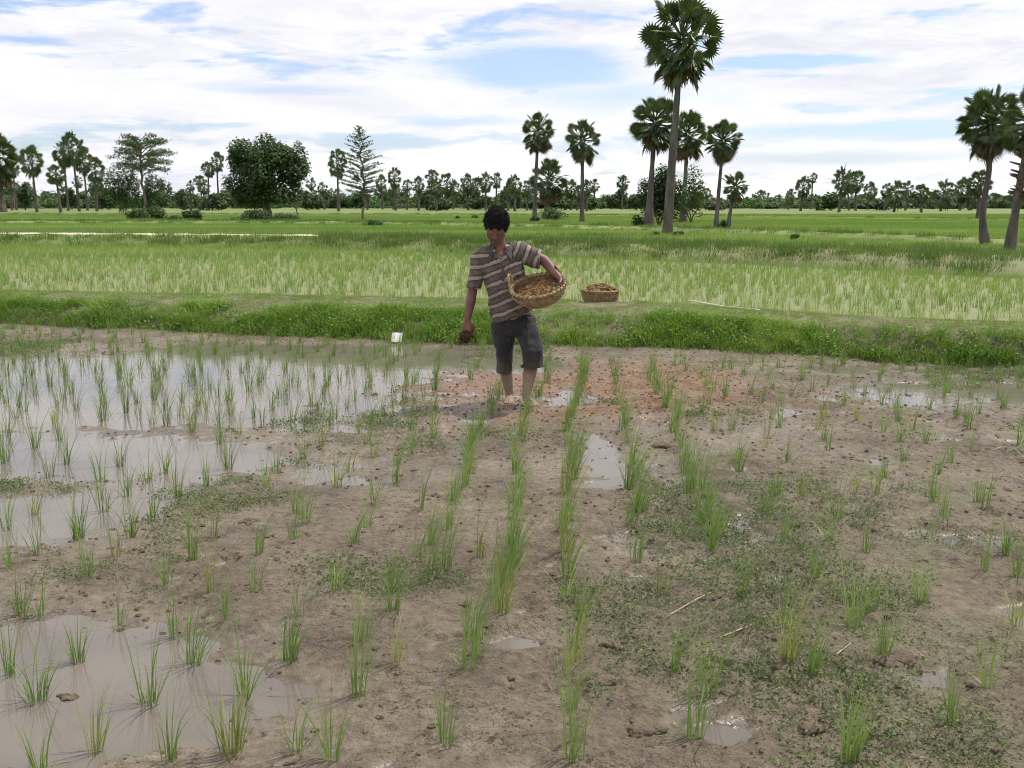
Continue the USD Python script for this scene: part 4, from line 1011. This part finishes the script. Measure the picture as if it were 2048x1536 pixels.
head = union([
    hball((0, .012, .025), (.076, .094, .090), 32),
    hull(hball((0, -.050, .020), (.062, .035, .05)), hball((.045, -.040, -.030), .028), hball((-.045, -.040, -.030), .028), hball((.050, .000, -.055), .022), hball((-.050, .000, -.055), .022), hball((0, -.066, -.106), (.027, .018, .018))),
    hull(hball((.046, -.064, .030), .009), hball((.012, -.076, .028), .009)), hull(hball((-.046, -.064, .030), .009), hball((-.012, -.076, .028), .009)),
    hull(hball((0, -.079, .014), .006), hball((0, -.096, -.030), .0095), hball((.0135, -.086, -.034), .008), hball((-.0135, -.086, -.034), .008)),
    hull(hball((.022, -.076, -.067), .005), hball((0, -.088, -.064), .0065), hball((-.022, -.076, -.067), .005)), hull(hball((.019, -.075, -.077), .005), hball((0, -.086, -.079), .007), hball((-.019, -.075, -.077), .005)),
    hball((.036, -.058, -.022), (.020, .014, .017)), hball((-.036, -.058, -.022), (.020, .014, .017)),
    hull(hball((.077, .014, .010), (.006, .016, .018)), hball((.072, .010, -.028), (.005, .009, .010))), hull(hball((-.077, .014, .010), (.006, .016, .018)), hball((-.072, .010, -.028), (.005, .009, .010)))])
for sx in (-1, 1): head = head - hball((sx * .031, -.096, .004), (.016, .012, .007))
for sx in (-1, 1): head = head + hball((sx * .031, -.0715, .0065), (.0135, .0125, .0100))
head = solid(relax(head, .006, 10))
NECK = A([-.118, .0, 1.25])
torso = union([hull(ball((-.118, .01, 1.215), (.165, .085, .05)), ball((-.10, 0, 1.08), (.155, .10, .11))), hull(ball((-.10, 0, 1.08), (.155, .10, .11)), ball((-.045, .0, .86), (.14, .095, .10))), hull(ball((-.045, .0, .86), (.14, .095, .10)), ball((-.005, 0, .68), (.155, .10, .08)))])
RS, RE, RW = A([-.292, .0, 1.205]), A([-.345, -.01, .935]), A([-.385, -.085, .700])
LS, LE, LW = A([.062, .0, 1.235]), A([.235, -.035, 1.175]), A([.352, -.19, 1.045])
RH, RK, RA = A([-.095, 0, .64]), A([-.090, .02, .345]), A([-.050, .13, .065])
LH, LK, LA = A([.085, 0, .64]), A([.135, -.12, .36]), A([.092, -.10, .080])
limbs = [chain([(NECK - [0, .0, .05], .062), (hp(0, .02, -.06), .056)]),
         chain([(RS, .058), ((RS + RE) / 2, .050), (RE, .040)]), chain([(RE, .040), (RE * .65 + RW * .35, .042), (RW, .0265)]),
         chain([(LS, .058), ((LS + LE) / 2, .050), (LE, .042)]), chain([(LE, .042), (LE * .65 + LW * .35, .043), (LW, .027)]),
         chain([(RH, .085), ((RH + RK) / 2, .072), (RK, .055)]), chain([(RK, .053), (RK * .68 + RA * .32 + [0, .018, 0], .055), (RA, .036), (RA - [0, 0, .10], .036)]),
         chain([(LH, .085), ((LH + LK) / 2, .072), (LK, .055)]), chain([(LK, .053), (LK * .68 + LA * .32 + [0, .018, 0], .056), (LA, .036)]),
         hull(ball(LA + [0, .035, -.035], (.032, .036, .026)), ball(LA + [.02, -.06, -.030], (.036, .04, .028)), ball(LA + [.055, -.135, -.045], (.040, .03, .015))),
         hull(ball(RA + [0, .03, -.05], (.032, .036, .026)), ball(RA + [0, -.07, -.045], (.038, .04, .024)), ball(RA + [.0, -.13, -.055], (.040, .03, .014)))]
for k in range(5):
    c = LA + [.025 + .016 * k, -.150 + .007 * (4 - k) * (k < 4) * .6, -.047]; limbs.append(chain([(c, .010 if k else .012), (c + [.008, -.030, -.004], .0085 if k else .011)], 10))
    c = RA + [-.032 + .016 * k, -.150, -.057]; limbs.append(chain([(c, .010), (c + [0, -.03, -.004], .0085)], 10))
body = solid(relax(union([torso] + limbs), .014, 10))
RHAND = hand(RW, (-.10, -.12, -1.0), (.25, .9, 0), (.9, -.25, 0), (52, 55, 58, 62), thumb_in=.8)
LHAND = hand(LW, (.42, -.30, -.80), (-.85, -.25, -.25), (-.1, -.9, .1), (30, 34, 38, 42), thumb_in=.5)
body = body + head + solid(relax(RHAND, .004, 4)) + solid(relax(LHAND, .004, 4))
bt = tri(body)
obj('body', bt, 'skin', man, smooth=60)
for sx in (-1, 1):
    e = obj('eye', tri(hball((sx * .031, -.072, .003), .0105, 16)), 'eye_white', man, smooth=True)
    obj('iris', tri(hball((sx * .031, -.0790, -.0035), (.0052, .0035, .0040), 12)), 'iris', e, smooth=True)
    obj('eyebrow', tri(hull(hball((sx * .046, -.074, .034), .0022), hball((sx * .030, -.0825, .039), .0028), hball((sx * .016, -.087, .037), .0024))), 'hair', man, smooth=True)

# hair: a thick uneven shell with locks
m = trimesh.creation.icosphere(5, 1.0); v = np.array(m.vertices)
nz = meshkit.fbm(v * 3.2 + 11, 4)[:, None] - .5
r = np.array([.092, .105, .110]); hv = v * r * (1 + .16 * nz) + [0, .020, .048]
hair = solid(trimesh.Trimesh(hv, m.faces, process=False))
hair = hair - hull(ball((0, -.16, .004), (.062, .094, .088), 24), ball((0, -.17, -.16), (.085, .12, .08), 24)) - hull(ball((0, -.02, -.17), (.2, .2, .09)), ball((0, -.12, -.14), (.2, .1, .1)))
ht = tri(hair.refine_to_length(.008)); hv = np.array(ht.vertices); hv = hv * (1 + .05 * (meshkit.fbm(hv * 70, 2)[:, None] - .5))
hobj = obj('hair', (HEADC + (hv * HS) @ HR.T, ht.faces), 'hair', man, smooth=True)
hr = np.random.default_rng(31); q = ht.sample(2600, return_index=True, seed=3) if False else None
fi = hr.choice(len(ht.faces), 2200); tc = hv[ht.faces[fi]].mean(1); tn = ht.face_normals[fi]; okk = (tc[:, 2] > -.03) & ~((tc[:, 1] < -.045) & (tc[:, 2] < .078)) & (tn[:, 2] > -.45); tc, tn = tc[okk], tn[okk]
dirn = tn + hr.normal(0, .5, tn.shape) + [0, 0, -.15]; dirn /= np.linalg.norm(dirn, axis=1, keepdims=True); L = hr.uniform(.008, .020, len(tc))[:, None]
sd = np.cross(dirn, hr.normal(0, 1, dirn.shape)); sd /= np.linalg.norm(sd, axis=1, keepdims=True); sd *= .0022
p0 = tc - tn * .004; p1 = tc + dirn * L * .6; p2 = tc + dirn * L + [0, 0, -.004]
lv = np.stack([p0 - sd, p0 + sd, p1 - sd * .8, p1 + sd * .8, p2], 1).reshape(-1, 3); k = np.arange(len(tc))[:, None] * 5
obj('locks', (HEADC + (lv * HS) @ HR.T, np.vstack([k + [0, 1, 3], k + [0, 3, 2], k + [2, 3, 4]])), 'hair', hobj, kind='stuff')


def cloth(m, edge, amp, freq, seed, it=10, stretch=(1, 1, .5)):
    t = relax(m, edge, it); v = np.array(t.vertices); n = np.array(t.vertex_normals)
    t.vertices = v + n * (amp * (meshkit.fbm(v * freq * A(stretch) + seed * 3.7, 3, seed)[:, None] - .5) * 2); return t


body_s = union([hull(ball((-.118, .012, 1.222), (.180, .098, .055), 28), ball((-.10, 0, 1.08), (.176, .122, .11), 28)), hull(ball((-.10, 0, 1.08), (.176, .122, .11), 28), ball((-.05, .0, .87), (.168, .122, .10), 28)), hull(ball((-.05, .0, .87), (.168, .122, .10), 28), ball((-.012, .0, .70), (.192, .136, .06), 28)),
                hull(ball((-.118, .012, 1.232), (.17, .088, .05), 24), ball((-.124, -.002, 1.275), (.085, .075, .03), 24))])
body_s = body_s.trim_by_plane((-.26, 0, .97), .697)
body_s = body_s - hull(ball(NECK + [0, -.06, .03], (.050, .05, .05), 16), ball(NECK + [0, -.12, -.065], (.012, .03, .02), 12), ball(NECK + [0, -.02, .12], (.07, .06, .05), 16))
shirt = obj('shirt', cloth(body_s, .012, .026, 9, 3, 8, (1, 1, .8)), 'shirt_cloth', man, smooth=50)


def cut(m, p, n): n = A(n, float) / np.linalg.norm(n); return m.trim_by_plane(tuple(map(float, n)), float(n @ A(p)))


sl = cut(chain([(RS + [.06, 0, .0], .086), (RS + [.008, 0, -.02], .078), (RS * .6 + RE * .4 + [.01, 0, 0], .064), (RE + [.005, 0, 0], .062)], 24), RE + [0, 0, .015], (.1, 0, 1))
obj('sleeve', cloth(sl, .014, .008, 13, 5, 6), 'sleeve_cloth_hanging', shirt, smooth=50)
sl = cut(chain([(LS + [-.02, 0, .0], .088), (LS * .5 + LE * .5 + [0, 0, -.008], .082), (LE + (LE - LS) * .3, .074)], 24), LS + (LE - LS) * .82, (LS - LE) + A([0, 0, -.04]))
obj('sleeve', cloth(sl, .014, .009, 13, 6, 6), 'sleeve_cloth_raised', shirt, smooth=50)
for sx in (-1, 1):                                       # open collar of two flaps
    c0 = NECK + [sx * .012, -.093, -.060]; pts_ = [(NECK + [sx * .075, .030, .052], .012), (NECK + [sx * .082, -.03, .020], .013), (NECK + [sx * .055, -.085, -.02], .011)]
    fl = hull(*[ball(p, (r, r, r * 1.7), 12) for p, r in pts_[:2]]) + hull(ball(pts_[1][0], .013, 12), ball(pts_[2][0], .011, 12), ball(pts_[2][0] + [sx * .028, -.015, -.045], .006, 12), ball(pts_[1][0] + [sx * .02, -.03, -.035], .007, 12))
    obj('collar', relax(fl, .008, 4), 'collar_cloth', shirt, smooth=60)
obj('collar', relax(hull(ball(NECK + [-.07, .035, .05], .013, 12), ball(NECK + [0, .075, .062], .013, 12), ball(NECK + [.07, .035, .05], .013, 12)), .008, 3), 'collar_cloth', shirt, smooth=60)
pk = hull(*[ball((x, -.110, z), (.006, .005, .006), 8) for x, z in ((-.045, 1.135), (.045, 1.165), (-.045, 1.055), (.045, 1.075))])
obj('pocket', cloth(pk, .012, .004, 20, 7, 2), 'shirt_cloth', shirt, smooth=50)
plk = hull(*[ball((x, y, z), (.010, .004, .008), 8) for x, y, z in ((-.105, -.118, 1.16), (-.095, -.128, 1.02))])
obj('placket', relax(plk, .012, 2), 'collar_cloth', shirt, smooth=50)

short = union([hull(ball((-.004, 0, .70), (.178, .124, .05), 24), ball((-.005, .0, .60), (.188, .122, .05), 24)),
               hull(ball(RH + [-.005, 0, -.01], (.098, .112, .09), 24), ball(RK + [.0, 0, .06], (.074, .085, .03), 24)), hull(ball(RK + [.0, 0, .06], (.074, .085, .03), 24), ball(RK + [.004, .01, -.09], (.064, .072, .02), 24)),
               hull(ball(LH + [.005, 0, -.01], (.098, .112, .09), 24), ball(LK + [.004, -.01, .10], (.088, .095, .03), 24)), hull(ball(LK + [.004, -.01, .10], (.088, .095, .03), 24), ball(LK + [.010, -.005, -.02], (.092, .098, .02), 24))])
short = short - hull(ball((.012, 0, .40), (.022, .3, .01), 12), ball((.016, 0, .20), (.045, .3, .05), 12), ball((.008, 0, .50), (.005, .3, .01), 12))
shorts = obj('shorts', cloth(short, .011, .030, 11, 9, 5, (1, 1, .45)), 'shorts_cloth', man, smooth=50)
obj('pocket_flap', relax(hull(ball((.182, -.01, .62), (.010, .05, .008), 10), ball((.198, -.01, .56), (.012, .05, .006), 10)), .012, 2), 'shorts_cloth', shorts, smooth=50)
obj('hem', cloth(chain([(LK + [.010 + .093 * math.cos(a), -.005 + .093 * math.sin(a), -.030 + .006 * math.cos(a)], .008) for a in np.linspace(0, 2 * math.pi, 25)], 8), .014, .004, 20, 4, 2), 'shorts_cloth', shorts, smooth=50)


# ------------------------------------------------------------------ baskets
def bowl(prof, n=72):
    """lathe: list of (radius, height)"""
    a = np.linspace(0, 2 * np.pi, n, endpoint=False); p = np.asarray(prof)
    v = np.stack([p[:, 0, None] * np.cos(a), p[:, 0, None] * np.sin(a), np.repeat(p[:, 1, None], n, 1)], -1).reshape(-1, 3)
    i, j = np.meshgrid(np.arange(len(p) - 1), np.arange(n), indexing='ij'); j2 = (j + 1) % n
    q = np.stack([i * n + j, i * n + j2, (i + 1) * n + j2, (i + 1) * n + j], -1).reshape(-1, 4)
    return v, np.vstack([q[:, [0, 1, 2]], q[:, [0, 2, 3]]])


def ring(r, z, rad, n=72, wave=0.0, m=36, phase=0.0, zw=0.0, sides=5):
    a = np.linspace(0, 2 * np.pi, n + 1); R_ = r + wave * np.cos(m * a / 2 * 1.0 + phase)
    return tube(np.stack([R_ * np.cos(a), R_ * np.sin(a), z + zw * np.sin(m * a + phase)], 1), rad, sides, cap=False)


def basket(t, R, H, foot=.45, seed=0, levels=16, handles=True, mat='wicker'):
    r_ = np.random.default_rng(seed); s = np.linspace(0, 1, 14)
    rad = R * (foot + (1 - foot) * np.sin(s * np.pi / 2) ** .8); z = H * s ** 1.25
    outer = [(0.001, 0)] + list(zip(rad, z)); inner = [(a - .008, b) for a, b in zip(rad[::-1], z[::-1])] + [(0.001, .008)]
    v, f = bowl(outer + inner); obj('bowl', (v, f), 'wicker_dark', t, smooth=60)
    for k in range(levels):
        q = (k + .8) / levels; rr, zz = np.interp(q, s, rad), np.interp(q, s, z)
        obj('woven_strand', ring(rr + .002, zz, .0055, 144, .003, 56, np.pi * (k % 2), .001), mat, t, smooth=True)
    st = []
    for k in range(28):
        a = k * 2 * np.pi / 28; st.append(tube(np.stack([(rad + .003) * np.cos(a), (rad + .003) * np.sin(a), z], 1), .0045, 4))
    obj('stakes', cat(st), 'wicker_dark', t, kind='stuff')
    obj('rim', ring(R, H, .013, 72, .0015, 44), mat, t, smooth=True)
    a = np.linspace(0, 2 * np.pi * 34, 34 * 9); c = np.linspace(0, 2 * np.pi, 34 * 9)
    obj('rim_binding', tube(np.stack([(R + .016 * np.cos(a)) * np.cos(c), (R + .016 * np.cos(a)) * np.sin(c), H + .016 * np.sin(a)], 1), .0045, 4), 'wicker', t, smooth=True)


# held against his left side, tipped towards the viewer
BC = MAN + A([.200, -.20, .862])
hb = thing('basket', BC, label='woven basket held under the left arm of the man', category='basket')
xf = UsdGeom.Xformable(hb.GetPrim() if hasattr(hb, 'GetPrim') else hb); xf.AddRotateXYZOp().Set(Gf.Vec3f(19, -10, 0))
basket(hb, .218, .135, .50, 1)
for ang, w, hgt in ((168, .6, .115), (40, .5, .08)):        # two handles of twisted cane
    c = math.radians(ang); s = np.linspace(-1, 1, 13); th = c + s * w * .5
    P_ = np.stack([.218 * np.cos(th), .218 * np.sin(th), .135 + hgt * (1 - s ** 2) ** .6], 1)
    P2 = P_ + np.stack([.010 * np.sin(s * 14), .010 * np.cos(s * 14), .0 * s], 1)
    h_ = obj('handle', tube(P_, .010, 7), 'wicker', hb, smooth=True); obj('twist', tube(P2, .007, 6), 'wicker', h_, smooth=True)


def heap(R, z0, rise, seed, n=40, tilt=(0, 0), rough=.03):
    a = np.linspace(0, 2 * np.pi, 64, endpoint=False); q = np.linspace(0, 1, n)
    X_, Y_ = (q[:, None] * R * np.cos(a)), (q[:, None] * R * np.sin(a))
    Z_ = z0 + rise * (1 - q[:, None] ** 2) + tilt[0] * X_ + tilt[1] * Y_ + rough * (fbm2(X_, Y_, 18, 4, seed) - .5) + rough * .8 * (fbm2(X_, Y_, 50, 3, seed + 2) - .5)
    v = np.stack([X_, Y_, Z_], -1).reshape(-1, 3); i, j = np.meshgrid(np.arange(n - 1), np.arange(64), indexing='ij'); j2 = (j + 1) % 64
    f = np.stack([i * 64 + j, i * 64 + j2, (i + 1) * 64 + j2, (i + 1) * 64 + j], -1).reshape(-1, 4)
    return v, np.vstack([f[:, [0, 1, 2]], f[:, [0, 2, 3]]])


hc = thing('compost', BC, label='brown crumbly compost filling the basket held by the man', category='compost')
UsdGeom.Xformable(hc).AddRotateXYZOp().Set(Gf.Vec3f(19, -10, 0))
obj('heap', heap(.203, .090, .026, 4, tilt=(.06, .02), rough=.05), 'compost_light', hc, smooth=True)
cr = np.random.default_rng(8); lum = []
for k in range(320):
    q, a = .19 * math.sqrt(cr.random()), cr.uniform(0, 6.28); v, f = lump(cr, cr.uniform(.003, .010), .7, 1, 1.0); lum.append((v + [q * math.cos(a), q * math.sin(a), .090 + .026 * (1 - (q / .203) ** 2) + .06 * q * math.cos(a) + .012], f))
obj('crumbs', cat(lum), 'compost', hc, kind='stuff')

gb = at(1200, 607, .32); gb[2] = .325
gk = thing('basket', gb, label='full basket of dry compost standing on the grassy bank', category='basket')
basket(gk, .240, .165, .74, 2, 12)
gc = thing('compost', gb, label='dry brown compost and leaves heaped in the basket on the bank', category='compost')
obj('heap', heap(.231, .145, .095, 14, tilt=(-.02, 0), rough=.09), 'wicker', gc, smooth=True)
lum = []
for k in range(240):
    q, a = .235 * math.sqrt(cr.random()), cr.uniform(0, 6.28); v, f = lump(cr, cr.uniform(.010, .028), .5, 1, .9); lum.append((v + [q * math.cos(a), q * math.sin(a), .147 + .095 * (1 - (q / .231) ** 2) + cr.uniform(0, .018)], f))
obj('crumbs', cat(lum[:120]), 'compost', gc, kind='stuff'); obj('crumbs', cat(lum[120:]), 'compost_light', gc, kind='stuff')

# the handful he is dropping
hcp = MAN + RW + A([-.014, -.022, -.130])
o = thing('compost_handful', hcp, label='handful of dark compost dropping from the right hand of the man', category='compost')
lum = [lump(cr, .046, 1.0, 3, .8)]
for k in range(26): v, f = lump(cr, cr.uniform(.006, .018), .8, 1, .8); lum.append((v + cr.normal(0, .026, 3) * [1, 1, .8] + [0, 0, -.02], f))
obj('lump', cat(lum), 'compost_dark', o, kind='stuff')
lum = []
for k in range(34): v, f = lump(cr, cr.uniform(.002, .007), .8, 1, .8); lum.append((v + [cr.normal(0, .03), cr.normal(0, .03), -.06 - .42 * cr.random() ** 1.5], f))
obj('falling_crumbs', cat(lum), 'compost_dark', o, kind='stuff')
